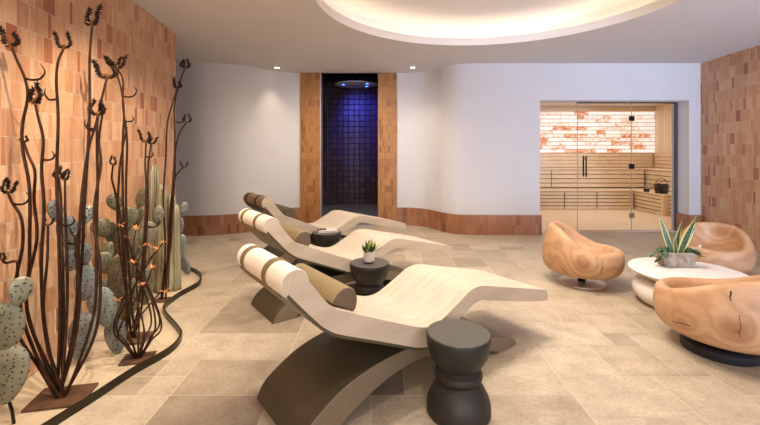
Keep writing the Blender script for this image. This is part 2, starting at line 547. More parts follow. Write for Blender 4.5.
def lathe(bm, prof, n=48, center=(0, 0, 0), cap=True, mi=0):
    rings = []
    for r, z in prof:
        if r < 1e-5:
            rings.append([bm.verts.new((center[0], center[1], center[2] + z))])
        else:
            rings.append([bm.verts.new((center[0] + r * math.cos(2 * PI * i / n), center[1] + r * math.sin(2 * PI * i / n), center[2] + z)) for i in range(n)])
    for a, b in zip(rings, rings[1:]):
        for i in range(n):
            j = (i + 1) % n
            if len(a) == 1 and len(b) == 1:
                continue
            if len(a) == 1:
                f = bm.faces.new((a[0], b[i], b[j]))
            elif len(b) == 1:
                f = bm.faces.new((a[i], a[j], b[0]))
            else:
                f = bm.faces.new((a[i], a[j], b[j], b[i]))
            f.material_index = mi
    if cap:
        for r in (rings[0], rings[-1]):
            if len(r) > 1:
                bm.faces.new(r)
    return bm


def smooth_path(pts, k=6):
    """Catmull-Rom through the points"""
    P = [Vector(p) for p in pts]
    if len(P) < 3:
        return P
    out = []
    Q = [P[0] * 2 - P[1]] + P + [P[-1] * 2 - P[-2]]
    for i in range(1, len(Q) - 2):
        a, b, c, d = Q[i - 1], Q[i], Q[i + 1], Q[i + 2]
        for j in range(k):
            t = j / k
            out.append(0.5 * ((2 * b) + (c - a) * t + (2 * a - 5 * b + 4 * c - d) * t * t + (3 * b - a - 3 * c + d) * t ** 3))
    out.append(P[-1])
    return out


def tube(bm, pts, rads, n=8, mi=0):
    P = [Vector(p) for p in pts]
    if not isinstance(rads, (list, tuple)):
        rads = [rads] * len(P)
    if len(rads) != len(P):
        r0 = rads
        rads = []
        for i in range(len(P)):
            f = i / (len(P) - 1) * (len(r0) - 1)
            k = min(int(f), len(r0) - 2)
            rads.append(r0[k] + (r0[k + 1] - r0[k]) * (f - k))
    up = Vector((0, 0, 1))
    prev = None
    rings = []
    for i, p in enumerate(P):
        t = (P[min(i + 1, len(P) - 1)] - P[max(i - 1, 0)]).normalized()
        if prev is None:
            a = t.cross(up if abs(t.z) < 0.9 else Vector((1, 0, 0))).normalized()
        else:
            a = (prev - t * prev.dot(t))
            a = a.normalized() if a.length > 1e-6 else t.orthogonal().normalized()
        prev = a
        b = t.cross(a)
        rings.append([bm.verts.new(p + (a * math.cos(2 * PI * k / n) + b * math.sin(2 * PI * k / n)) * rads[i]) for k in range(n)])
    for r0, r1 in zip(rings, rings[1:]):
        for k in range(n):
            f = bm.faces.new((r0[k], r0[(k + 1) % n], r1[(k + 1) % n], r1[k]))
            f.material_index = mi
    bm.faces.new(rings[0]).material_index = mi
    bm.faces.new(rings[-1]).material_index = mi
    return bm


def prism(bm, poly, axis_from, axis_to, place):
    """poly of 2-D points swept between two values; place(a, b, t) -> point"""
    r0 = [bm.verts.new(place(a, b, axis_from)) for a, b in poly]
    r1 = [bm.verts.new(place(a, b, axis_to)) for a, b in poly]
    n = len(poly)
    bm.faces.new(r0)
    bm.faces.new(list(reversed(r1)))
    for i in range(n):
        bm.faces.new((r0[i], r0[(i + 1) % n], r1[(i + 1) % n], r1[i]))
    return bm


def strip_wall(name, path, z0, z1, thick, mat, k=8):
    """an upright wall along a plan path with UV in metres; thickness goes to the left of the walking direction"""
    P = smooth_path([(x, y, 0) for x, y in path], k)
    bm = bmesh.new()
    uvl = bm.loops.layers.uv.new('UVMap')
    L = [0.0]
    for a, b in zip(P, P[1:]):
        L.append(L[-1] + (b - a).length)
    nor = []
    for i in range(len(P)):
        t = (P[min(i + 1, len(P) - 1)] - P[max(i - 1, 0)]).normalized()
        nor.append(Vector((-t.y, t.x, 0)))
    Fv = [(bm.verts.new((p.x, p.y, z0)), bm.verts.new((p.x, p.y, z1))) for p in P]
    Bv = [(bm.verts.new((p.x + n.x * thick, p.y + n.y * thick, z0)), bm.verts.new((p.x + n.x * thick, p.y + n.y * thick, z1))) for p, n in zip(P, nor)]

    def q(vs, uvs):
        f = bm.faces.new(vs)
        for l, c in zip(f.loops, uvs):
            l[uvl].uv = c
        f.smooth = True
    for i in range(len(P) - 1):
        a, b = L[i], L[i + 1]
        q((Fv[i][0], Fv[i + 1][0], Fv[i + 1][1], Fv[i][1]), ((a, z0), (b, z0), (b, z1), (a, z1)))
        q((Bv[i + 1][0], Bv[i][0], Bv[i][1], Bv[i + 1][1]), ((b, z0), (a, z0), (a, z1), (b, z1)))
        q((Fv[i][1], Fv[i + 1][1], Bv[i + 1][1], Bv[i][1]), ((a, z1), (b, z1), (b, z1 + thick), (a, z1 + thick)))
        q((Fv[i + 1][0], Fv[i][0], Bv[i][0], Bv[i + 1][0]), ((b, z0), (a, z0), (a, z0 - thick), (b, z0 - thick)))
    q((Bv[0][0], Fv[0][0], Fv[0][1], Bv[0][1]), ((-thick, z0), (0, z0), (0, z1), (-thick, z1)))
    e = L[-1]
    q((Fv[-1][0], Bv[-1][0], Bv[-1][1], Fv[-1][1]), ((e, z0), (e + thick, z0), (e + thick, z1), (e, z1)))
    return struct(obj(name, bm, mat, smooth=35))


H = 3.0
# ------------------------------------------------------------------ room shell
def build_floor():
    bm = bmesh.new()
    tone = bm.faces.layers.float.new('tone')
    u = 0.205
    nx, ny = 62, 58
    x0, y0 = -6.2, -3.1
    used = [[False] * ny for _ in range(nx)]
    rnd = random.Random(21)
    shapes = [(3, 2), (3, 2), (2, 2), (2, 3), (2, 2), (2, 1), (1, 1), (4, 2), (3, 2)]
    g = 0.003
    for j in range(ny):
        for i in range(nx):
            if used[i][j]:
                continue
            opts = shapes[:]
            rnd.shuffle(opts)
            for (w, h) in opts + [(1, 1)]:
                if i + w <= nx and j + h <= ny and all(not used[i + a][j + b] for a in range(w) for b in range(h)):
                    break
            for a in range(w):
                for b in range(h):
                    used[i + a][j + b] = True
            xa, xb, ya, yb = x0 + i * u + g, x0 + (i + w) * u - g, y0 + j * u + g, y0 + (j + h) * u - g
            f = bm.faces.new([bm.verts.new(p) for p in ((xa, ya, 0), (xb, ya, 0), (xb, yb, 0), (xa, yb, 0))])
            f[tone] = min(1, max(0, rnd.gauss(0.56, 0.16)))
    n0 = len(bm.faces)
    X1, Y1 = x0 + nx * u, y0 + ny * u
    box(bm, x0, X1, y0, Y1, -0.1, -0.0015, 1)
    return struct(obj('floor', bm, [M['floor'], M['grout']]))


build_floor()

COVE = (1.19, 3.95)
CR = 1.84


def build_ceiling():
    bm = bmesh.new()
    n = 96
    outer = [bm.verts.new(p) for p in ((-6.2, -3.1, H), (6.5, -3.1, H), (6.5, 8.3, H), (-6.2, 8.3, H))]
    inner = [bm.verts.new((COVE[0] + CR * math.cos(2 * PI * i / n), COVE[1] + CR * math.sin(2 * PI * i / n), H)) for i in range(n)]
    es = [bm.edges.new((a, b)) for a, b in zip(outer, outer[1:] + outer[:1])] + [bm.edges.new((a, b)) for a, b in zip(inner, inner[1:] + inner[:1])]
    bmesh.ops.triangle_fill(bm, use_beauty=True, edges=es)
    struct(obj('ceiling', bm, M['ceiling']))
    bm = bmesh.new()
    prof = [(CR, H), (CR, H + 0.105), (CR + 0.03, H + 0.105), (CR + 0.03, H + 0.03), (CR + 0.20, H + 0.03), (CR + 0.22, H + 0.30), (CR + 0.19, H + 0.345), (CR + 0.10, H + 0.36), (0, H + 0.36)]
    lathe(bm, prof, 96, (COVE[0], COVE[1], 0), cap=False)
    struct(obj('ceiling_cove', bm, M['dome'], smooth=30))
    bm = bmesh.new()
    lathe(bm, [(CR + 0.09, H + 0.05), (CR + 0.12, H + 0.05), (CR + 0.12, H + 0.075), (CR + 0.09, H + 0.075), (CR + 0.09, H + 0.05)], 96, (COVE[0], COVE[1], 0), cap=False)
    tag(obj('cove_light_strip', bm, M['cove_led']), 'warm glowing light strip running round inside the circular ceiling recess', 'light')


build_ceiling()

# tiled walls left and right
LW = lambda y: -2.66 + 0.139 * (5.21 - y)
RW = lambda y: 5.61 - 0.105 * (7.0 - y)
strip_wall('wall_left', [(LW(-3.0), -3.0), (LW(1.0), 1.0), (LW(5.21), 5.21)], 0, H, 0.3, M['brick'], 2)
strip_wall('wall_right', [(RW(7.05), 7.05), (RW(3.0), 3.0), (RW(-3.0), -3.0)], 0, H, 0.3, M['brick'], 2)
# white wavy back walls
PL = [(-6.0, 6.7), (-4.6, 6.85), (-3.55, 6.93), (-3.05, 6.95), (-2.62, 7.10), (-2.30, 7.35), (-2.0, 7.65), (-1.75, 7.85), (-1.56, 7.9)]
PR = [(0.32, 7.9), (0.58, 7.88), (0.84, 7.76), (1.02, 7.52), (1.16, 7.27), (1.36, 7.07), (1.65, 7.01), (2.2, 7.0), (2.8, 7.0)]
strip_wall('wall_back_left', PL, 0, H, 0.12, M['plaster'])
strip_wall('wall_back_right', PR, 0, H, 0.12, M['plaster'])


def shifted(path, o):
    P = [Vector((x, y, 0)) for x, y in path]
    out = []
    for i, p in enumerate(P):
        t = (P[min(i + 1, len(P) - 1)] - P[max(i - 1, 0)]).normalized()
        out.append((p.x + t.y * o, p.y - t.x * o))
    return out


strip_wall('baseboard_left', shifted(PL, 0.022), 0, 0.345, 0.03, M['brick_low'])
strip_wall('baseboard_right', shifted(PR, 0.022)[:-1] + [(2.822, 6.978)], 0, 0.345, 0.03, M['brick_low'])
# piers either side of the shower
strip_wall('wall_shower_pier_left', [(-1.57, 7.87), (-1.375, 7.87), (-1.18, 7.87)], 0, H, 0.3, M['brick_pier'], 2)
strip_wall('wall_shower_pier_right', [(-0.04, 7.87), (0.14, 7.87), (0.33, 7.87)], 0, H, 0.3, M['brick_pier'], 2)
# sauna front wall: jamb, lintel, right pier
bm = bmesh.new()
box(bm, 2.55, 2.8, 7.02, 7.42, 0, H)
box(bm, 2.8, 5.41, 7.0, 7.42, 2.35, H)
box(bm, 5.41, 5.75, 7.0, 7.42, 0, H)
struct(obj('wall_back', bm, M['plaster']))
bm = bmesh.new()
uvl = bm.loops.layers.uv.new('UVMap')


def uvbox(bm, uvl, x0, x1, y0, y1, z0, z1):
    n = len(bm.faces)
    box(bm, x0, x1, y0, y1, z0, z1)
    bm.faces.ensure_lookup_table()
    for f in bm.faces[n:]:
        f.normal_update()
        for l in f.loops:
            c = l.vert.co
            l[uvl].uv = (c.x + c.y, c.z) if abs(f.normal.z) < 0.5 else (c.x, c.y)


uvbox(bm, uvl, 5.385, 5.60, 6.975, 7.32, 0, 0.345)
struct(obj('baseboard_sauna', bm, M['brick_low']))
bm = bmesh.new()
uvl = bm.loops.layers.uv.new('UVMap')
# end walls that close the room out of the picture
struct(obj('wall_corridor', bm_box(-6.2, -6.0, -3.0, 6.75, 0, H), M['plaster']))
bm.free()
bm = bmesh.new()
box(bm, -6.2, 1.2, -3.1, -3.0, 0, H)
box(bm, 5.2, 6.5, -3.1, -3.0, 0, H)
box(bm, 1.2, 5.2, -3.1, -3.0, 0, 0.3)
box(bm, 1.2, 5.2, -3.1, -3.0, 2.8, H)
struct(obj('wall_front', bm, M['plaster']))

# shower niche
def shower():
    c, R = (-0.61, 9.45), 1.38
    a0 = math.asin(0.57 / R)
    pts = []
    n = 40
    for i in range(n + 1):
        a = -PI / 2 + a0 + (2 * PI - 2 * a0) * i / n
        pts.append((c[0] + R * math.cos(a), c[1] + R * math.sin(a)))
    pts = [(-0.04, 8.1)] + pts + [(-1.18, 8.1)]
    pts = pts[::-1]          # walk clockwise so the thickness lies outside
    w = strip_wall('wall_shower', pts, 0, 3.3, 0.08, M['shower'], 1)
    bm = bmesh.new()
    box(bm, -1.18, -0.04, 7.86, 8.3, -0.02, 0.012)
    lathe(bm, [(0, 0.012), (R, 0.012), (R, -0.02), (0, -0.02)], 48, (c[0], c[1], 0.0005), cap=False)
    struct(obj('floor_shower', bm, M['shower_floor']))
    bm = bmesh.new()
    lathe(bm, [(0, 3.30), (R + 0.08, 3.30), (R + 0.08, 3.36), (0, 3.36)], 48, (c[0], c[1], 0), cap=False)
    box(bm, -1.3, 0.1, 7.9, 8.3, 3.0, 3.36)
    struct(obj('ceiling_shower', bm, M['shower_dark']))
    # steel edge on the left jamb
    struct(obj('trim_1', bm_box(-1.18, -1.165, 7.862, 8.1, 0, 2.999), M['steel']))
    t = thing('shower_head', 'large round rain shower head with blue lights in the dark tiled niche', 'shower head', (-0.546, 9.1, 2.95))
    bm = bmesh.new()
    lathe(bm, [(0, 0), (0.45, 0), (0.485, 0.006), (0.49, 0.02), (0.47, 0.032), (0.10, 0.045), (0, 0.045)], 64)
    obj('disc', bm, M['disc'], t, smooth=30)
    bm = bmesh.new()
    lathe(bm, [(0.10, 0.045), (0.05, 0.06), (0.03, 0.10), (0.03, 0.35)], 24)
    obj('drop_pipe', bm, M['chrome'], t, smooth=40)
    bm = bmesh.new()
    lathe(bm, [(0, -0.004), (0.10, -0.004), (0.11, 0.002)], 32)
    obj('nozzle_plate', bm, M['steel'], t)
    for dx, dy in ((-0.28, -0.10), (0.24, 0.15), (0.26, -0.22)):
        bm = bmesh.new()
        lathe(bm, [(0, -0.006), (0.028, -0.006), (0.032, 0.002)], 20, (dx, dy, 0))
        tag(obj('led_light', bm, M['led'], t), 'glowing blue light')


shower()

# recessed can lights
for i, (x, y, lab) in enumerate(((-1.9, 7.38, 'small recessed ceiling lamp above the curved white wall left of the shower'),
                                 (0.6, 7.36, 'small recessed ceiling lamp above the curved white wall right of the shower'))):
    t = thing('ceiling_lamp', lab, 'lamp', (x, y, H), 0, 'recessed ceiling lamps')
    bm = bmesh.new()
    lathe(bm, [(0.045, 0.0), (0.045, -0.004), (0.065, -0.004), (0.068, 0.0)], 32, cap=False)
    obj('trim_ring', bm, M['white'], t)
    bm = bmesh.new()
    lathe(bm, [(0, -0.003), (0.044, -0.003)], 24, cap=False)
    obj('lens', bm, M['can'], t)

# ------------------------------------------------------------------ sauna
def sauna():
    x0, x1, y0, y1, zc = 2.55, 7.5, 7.42, 10.95, 2.68
    struct(obj('floor_sauna', bm_box(x0, x1, 7.25, y1, -0.02, 0.012), M['sauna_floor']))
    struct(obj('ceiling_sauna', bm_box(x0, x1, 7.42, y1, zc, zc + 0.05), M['sauna_y']))
    struct(obj('wall_sauna_right', bm_box(x1, x1 + 0.08, 7.42, y1 + 0.14, 0, zc), M['sauna_y']))
    struct(obj('wall_sauna_left', bm_box(x0 - 0.08, x0, 7.42, y1, 0, zc), M['sauna_y']))
    struct(obj('wall_sauna_back', bm_box(x0, x1, y1 + 0.06, y1 + 0.14, 0, zc), M['sauna_z']))
    struct(obj('wall_sauna_front', bm_box(5.75, x1, 7.42, 7.5, 0, zc), M['sauna_x']))
    struct(obj('trim_2', bm_box(5.46, 5.56, 7.30, 7.5, 0, 2.34), M['bench']))
    struct(obj('trim_3', bm_box(x0, x1, y1 - 0.06, y1 + 0.06, 2.53, 2.66), M['sauna_z']))
    # salt brick panel
    bm = bmesh.new()
    tone = bm.faces.layers.float.new('tone')
    rnd = random.Random(5)
    z = 1.395
    rows = 11
    rh = (2.525 - z) / rows
    for r in range(rows):
        x = x0 + rnd.uniform(-0.25, 0)
        while x < x1:
            w = rnd.uniform(0.18, 0.42)
            a, b = max(x, x0), min(x + w, x1)
            if b - a > 0.03:
                n0 = len(bm.faces)
                dep = rnd.uniform(0.0, 0.02)
                box(bm, a + 0.008, b - 0.008, y1 - 0.04 - dep, y1 + 0.05, z + 0.008, z + rh - 0.008)
                bm.faces.ensure_lookup_table()
                tv = rnd.random()
                for f in bm.faces[n0:]:
                    f[tone] = tv
            x += w
        z += rh
    box(bm, x0, x1, y1 - 0.03, y1 + 0.055, 1.395, 2.525, 1)
    o = obj('salt_brick_panel', bm, [M['salt'], M['salt_gap']])
    tag(o, 'glowing pink and orange salt brick panel on the back wall of the sauna', 'wall panel')

    def slat_front(bm, xa, xb, y, za, zb, n, horizontal_x=True, gap=0.019, th=0.02):
        h = (zb - za) / n
        for i in range(n):
            if horizontal_x:
                box(bm, xa, xb, y, y + th, za + i * h + gap / 2, za + (i + 1) * h - gap / 2)
            else:
                box(bm, y, y + th, xa, xb, za + i * h + gap / 2, za + (i + 1) * h - gap / 2)

    def bench(label, xa, xb, ya, yb, za, zb, n, cuts):
        """bench along x facing the camera"""
        t = thing('sauna_bench', label, 'bench', ((xa + xb) / 2, (ya + yb) / 2, 0.012), 0, 'slatted sauna benches')
        ox, oy = (xa + xb) / 2, (ya + yb) / 2
        bm = bmesh.new()
        k = 4
        wd = (yb - ya) / k
        for i in range(k):
            box(bm, xa - ox, xb - ox, ya + i * wd + 0.006 - oy, ya + (i + 1) * wd - 0.006 - oy, zb - 0.03, zb)
        obj('seat', bm, M['bench'], t)
        for a, b in zip(cuts, cuts[1:]):
            bm = bmesh.new()
            slat_front(bm, a + 0.012 - ox, b - 0.012 - ox, ya + 0.02 - oy, za, zb - 0.035, n)
            obj('front_panel', bm, M['bench'], t)
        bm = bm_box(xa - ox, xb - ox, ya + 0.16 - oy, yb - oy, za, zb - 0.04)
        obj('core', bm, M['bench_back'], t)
        return t

    bench('long low slatted bench along the back of the sauna', x0 + 0.02, 6.25, 9.84, 10.36, 0.0, 0.47, 5, (x0 + 0.02, 3.75, 4.55, 5.35, 6.25))
    bench('long upper slatted bench below the salt panel at the back of the sauna', x0 + 0.02, 6.86, 10.36, 10.88, 0.49, 0.98, 4, (x0 + 0.02, 4.45, 6.86))

    def side_bench(label, xa, xb, ya, yb, za, zb, n):
        ox, oy = (xa + xb) / 2, (ya + yb) / 2
        t = thing('sauna_bench', label, 'bench', (ox, oy, 0.012), 0, 'slatted sauna benches')
        bm = bmesh.new()
        k = 4
        wd = (xb - xa) / k
        for i in range(k):
            box(bm, xa + i * wd + 0.006 - ox, xa + (i + 1) * wd - 0.006 - ox, ya - oy, yb - oy, zb - 0.03, zb)
        obj('seat', bm, M['bench'], t)
        bm = bmesh.new()
        slat_front(bm, ya + 0.10 - oy, yb - 0.01 - oy, xa + 0.02 - ox, za, zb - 0.035, n, False)
        obj('front_panel', bm, M['bench'], t)
        bm = bmesh.new()
        slat_front(bm, xa + 0.10 - ox, xb - ox, ya + 0.005 - oy, za, zb - 0.035, n)
        box(bm, xa - ox, xa + 0.09 - ox, ya - oy, ya + 0.09 - oy, za, zb - 0.031)
        obj('end_panel', bm, M['bench'], t)
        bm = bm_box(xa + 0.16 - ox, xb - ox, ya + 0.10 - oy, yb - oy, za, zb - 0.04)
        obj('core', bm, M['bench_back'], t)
        return t

    side_bench('low slatted bench along the right side of the sauna holding the bucket', 6.27, 6.88, 8.85, 10.34, 0.0, 0.47, 5)
    side_bench('upper slatted bench along the right wall of the sauna', 6.90, 7.48, 8.85, 10.86, 0.0, 0.98, 8)
    # backrests
    bm = bmesh.new()
    slat_front(bm, x0 + 0.02, 7.44, 10.90, 1.0, 1.385, 4)
    box(bm, x0 + 0.02, 7.44, 10.93, 10.945, 1.0, 1.37)
    tag(obj('slatted_backrest', bm, M['bench']), 'slatted wooden backrest between the upper sauna bench and the glowing salt panel', 'backrest', 'sauna backrests')
    bm = bmesh.new()
    slat_front(bm, 8.85, 10.86, 7.455, 1.0, 1.385, 4, False)
    box(bm, 7.48, 7.49, 8.85, 10.88, 1.0, 1.37)
    tag(obj('slatted_backrest', bm, M['bench']), 'slatted wooden backrest on the right wall of the sauna', 'backrest', 'sauna backrests')
    # bucket and ladle
    t = thing('sauna_bucket', 'black sauna bucket with arched handle on the right sauna bench', 'bucket', (6.46, 9.18, 0.482))
    bm = bmesh.new()
    lathe(bm, [(0, 0.012), (0.115, 0), (0.125, 0.0), (0.135, 0.10), (0.14, 0.215), (0.128, 0.215), (0.118, 0.03), (0, 0.03)], 32, cap=False)
    obj('body', bm, M['black'], t, smooth=40)
    bm = bmesh.new()
    tube(bm, [(0.135 * math.cos(a), 0, 0.2 + 0.14 * math.sin(a)) for a in [PI * i / 14 for i in range(15)]], 0.008, 8)
    obj('handle', bm, M['black'], t, smooth=True)
    t = thing('ladle', 'black sauna ladle with long thin handle beside the bucket', 'ladle', (6.33, 9.5, 0.482))
    bm = bmesh.new()
    lathe(bm, [(0, 0.0), (0.055, 0.0), (0.065, 0.07), (0.058, 0.07), (0.05, 0.01), (0, 0.01)], 24, cap=False)
    obj('cup', bm, M['black'], t, smooth=40)
    bm = bmesh.new()
    tube(bm, smooth_path([(0.05, -0.02, 0.06), (0.12, -0.10, 0.16), (0.20, -0.21, 0.26), (0.26, -0.28, 0.30)], 5), 0.008, 8)
    obj('handle', bm, M['black'], t, smooth=True)

    # glass front
    gy = 7.30
    X = lambda px: (px - CX) / F * gy
    top = 2.335

    def pane(name, label, xa, xb):
        t = thing(name, label, 'glass', ((xa + xb) / 2, gy, 0.014), 0, 'sauna glass front')
        w = (xb - xa) / 2
        obj('pane', bm_box(-w, w, -0.006, 0.006, 0, top - 0.02), M['glass'], t)
        obj('edge', bm_box(w - 0.005, w, -0.008, 0.008, 0, top - 0.02), M['glass_edge'], t)
        return t, w

    pane('glass_panel', 'fixed clear glass panel at the left of the sauna front', X(535), X(577.6))
    door, w = pane('glass_door', 'clear glass sauna door with vertical bar handle and dark hinges', X(578.2), X(631.6))
    door['category'] = 'door'
    pane('glass_panel', 'fixed clear glass panel at the right of the sauna front', X(632.2), X(673.6))
    bm = bmesh.new()
    for s in (-1, 1):
        tube(bm, [(-w + 0.12, s * 0.05, 0.98), (-w + 0.12, s * 0.05, 1.36)], 0.014, 12)
        for z in (1.03, 1.31):
            tube(bm, [(-w + 0.12, 0, z), (-w + 0.12, s * 0.05, z)], 0.009, 8)
    obj('handle', bm, M['black'], door, smooth=40)
    for y, m in ((118.5, 'black'), (166.5, 'black'), (215.5, 'chrome')):
        z = EYE - (y - HZ) / F * gy - 0.014
        bm = bmesh.new()
        box(bm, w - 0.045, w + 0.045, -0.016, 0.016, z - 0.045, z + 0.045)
        h = obj('hinge', bm, M[m], door, bevel=0.004)
        if m == 'chrome':
            h['label'] = 'chrome hinge near the floor'
    # frame rails
    struct(obj('trim_4', bm_box(X(577), X(676), gy - 0.025, gy + 0.025, 2.33, 2.352), M['black']))
    struct(obj('trim_5', bm_box(X(673.8), X(676.6), gy - 0.03, gy + 0.03, 0, 2.352), plain('grey_frame', lin(92, 88, 100), 0.4, 0.6)))
    struct(obj('trim_6', bm_box(2.8, X(676), gy - 0.02, gy + 0.02, 0.0125, 0.022), M['steel']))


sauna()

# ------------------------------------------------------------------ loungers
SU, WH = 1.9, 0.3225            # middle of the profile, half width
UP = [(0.835, 0.905), (0.87, 0.893), (0.903, 0.858), (0.969, 0.772), (1.02, 0.712), (1.07, 0.675), (1.141, 0.645), (1.298, 0.575), (1.47, 0.501), (1.62, 0.440), (1.70, 0.418),
      (1.77, 0.417), (1.84, 0.437), (1.984, 0.503), (2.07, 0.546), (2.13, 0.562), (2.192, 0.564), (2.27, 0.552), (2.384, 0.522), (2.694, 0.446), (2.98, 0.374), (3.018, 0.360), (3.035, 0.335)]
LO = [(3.033, 0.275), (2.9, 0.300), (2.534, 0.384), (2.28, 0.448), (2.215, 0.462), (2.165, 0.462), (2.11, 0.448), (2.0, 0.402), (1.86, 0.335), (1.78, 0.305), (1.70, 0.297), (1.62, 0.316), (1.546, 0.346), (1.358, 0.427),
      (1.148, 0.515), (1.06, 0.555), (1.014, 0.585), (0.969, 0.622), (0.89, 0.708), (0.835, 0.770), (0.80, 0.810)]


def sm2(pts, k=4):
    return [(p.x, p.y) for p in smooth_path([(a, b, 0) for a, b in pts], k)]


def swept(prof_a, prof_b, w0, w1, nw=2):
    """slab between an upper and a lower line, swept across the width"""
    bm = bmesh.new()
    poly = prof_a + prof_b
    prism(bm, poly, w0, w1, lambda a, b, t: (a - SU, t, b))
    return bm


def make_lounger(cushion, strap, headlabel):
    t = thing('heated_lounger', 'x', 'lounger')
    bm = swept(sm2(UP), sm2(LO), -WH, WH)
    obj('slab', bm, M['slab'], t, smooth=30, bevel=0.006)
    low = sm2(LO[10:])
    off = []
    for i, (a, b) in enumerate(low):
        p, q = low[max(i - 1, 0)], low[min(i + 1, len(low) - 1)]
        dx, dz = q[0] - p[0], q[1] - p[1]
        l = math.hypot(dx, dz)
        off.append((a - dz / l * 0.016, b + dx / l * 0.016))
    bm = swept(low, off[::-1], -WH + 0.002, WH - 0.002)
    tag(obj('back_shell', bm, M['olive'], t, smooth=30), 'olive underside shell')
    # base: one long arch
    au = sm2([(0.862, 0.0), (0.895, 0.065), (0.955, 0.122), (1.13, 0.222), (1.36, 0.282), (1.60, 0.300), (1.85, 0.288), (2.10, 0.235), (2.368, 0.150), (2.54, 0.100), (2.64, 0.060), (2.68, 0.020), (2.68, 0.0)])
    al = sm2([(2.47, 0.0), (2.40, 0.035), (2.25, 0.09), (2.0, 0.165), (1.731, 0.205), (1.497, 0.187), (1.285, 0.119), (1.122, 0.035), (1.07, 0.0)])
    bm = swept(au, al, -0.2725, 0.2815)
    bm.faces.ensure_lookup_table()
    for f in bm.faces:
        if len(f.verts) > 4:
            f.material_index = 1
    obj('arch_base', bm, [M['olive'], M['taupe']], t, smooth=30, bevel=0.004)
    # headrest roll
    cu, cz, r = 0.835, 0.85, 0.073
    circ = [(cu + r * math.cos(2 * PI * i / 32), cz + r * math.sin(2 * PI * i / 32)) for i in range(32)]
    bm = bmesh.new()
    prism(bm, circ, -WH + 0.003, WH + 0.015, lambda a, b, w: (a - SU, w, b))
    for f in bm.faces:
        f.material_index = 1 if len(f.verts) > 4 else 0  # end faces take the slab tone, their shade put into the colour
    hd = obj('headrest', bm, [cushion, M['slab']], t, smooth=40, bevel=0.003)
    hd['label'] = headlabel
    for w in (-0.10, 0.235):
        bm = bmesh.new()
        n = 32
        a0, a1 = -0.25 * PI, 1.3 * PI
        ring = []
        for i in range(n + 1):
            a = a0 + (a1 - a0) * i / n
            ring.append([(cu + (r + e) * math.cos(a) - SU, ww, cz + (r + e) * math.sin(a)) for e, ww in ((-0.002, w - 0.025), (0.005, w - 0.025), (0.005, w + 0.025), (-0.002, w + 0.025))])
        vs = [[bm.verts.new(p) for p in q] for q in ring]
        for p, q in zip(vs, vs[1:]):
            for k in range(4):
                bm.faces.new((p[k], p[(k + 1) % 4], q[(k + 1) % 4], q[k]))
        bm.faces.new(vs[0])
        bm.faces.new(vs[-1])
        obj('strap', bm, strap, hd, smooth=40)
    bm = bmesh.new()
    prism(bm, [(0.770, 0.798), (0.822, 0.740), (0.838, 0.750), (0.784, 0.812)], -0.17, WH - 0.01, lambda a, b, w: (a - SU, w, b))
    obj('strap_bar', bm, strap, hd, bevel=0.003)
    return t


def make_bolster(mat, endmat, label):
    t = thing('bolster_pillow', label, 'pillow', (0, 0, 0), 0, 'bolster pillows on the loungers')
    n = 20
    prof = [(-0.082, 0.004)] + [(0.082 * math.cos(a) * -1, 0.012 + 0.098 * math.sin(a)) for a in [PI * i / n for i in range(n + 1)]] + [(0.082, 0.004)]
    prof = [(-0.078, 0.0)] + prof[1:-1] + [(0.078, 0.0)]
    bm = bmesh.new()
    prism(bm, prof, -0.285, 0.285, lambda a, b, w: (a, w, b))
    obj('cover', bm, mat, t, smooth=40, bevel=0.006)
    for s in (-1, 1):
        bm = bmesh.new()
        sc = [(a * 0.93, 0.004 + b * 0.93) for a, b in prof]
        prism(bm, sc, s * 0.2845, s * 0.291, lambda a, b, w: (a, w, b))
        obj('end_cap', bm, endmat, t, bevel=0.002)
    return t


spots = [((0.254, 2.809), 37.0, 'cream', 'front'), ((-0.251, 4.262), 37.0, 'cream', 'mid'), ((-0.696, 5.70), 37.4, 'tan', 'back')]
LLAB = ['cream wave shaped lounger nearest the camera, beside the large dark stool',
        'cream wave shaped lounger in the middle, between the other two loungers',
        'cream wave shaped lounger farthest away, in front of the shower niche']
BLAB = ['olive bolster pillow lying on the nearest lounger', 'olive bolster pillow lying on the middle lounger', 'dark olive bolster pillow lying on the farthest lounger']
for i, ((x, y), a, kind, _) in enumerate(spots):
    if i == 0:
        proto = make_lounger(M['cushion'], M['strap'], 'cream headrest roll held by olive straps')
        o = proto
    elif i == 1:
        o = copy_tree(proto)
    else:
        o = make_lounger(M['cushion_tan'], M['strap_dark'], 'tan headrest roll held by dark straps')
    o.location = (x, y, 0)
    o.rotation_euler = (0, 0, rad(a))
    tag(o, LLAB[i], 'lounger', 'wave loungers in a row')
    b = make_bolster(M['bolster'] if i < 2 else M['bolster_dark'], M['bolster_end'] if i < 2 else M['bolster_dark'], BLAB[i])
    # rests on the recline of the slab
    sx, sz = 1.135, 0.652
    R = Matrix.Rotation(rad(a), 4, 'Z') @ Matrix.Translation((sx - SU, 0.02, sz)) @ Matrix.Rotation(rad(27), 4, 'Y')
    b.matrix_world = Matrix.Translation((x, y, 0)) @ R

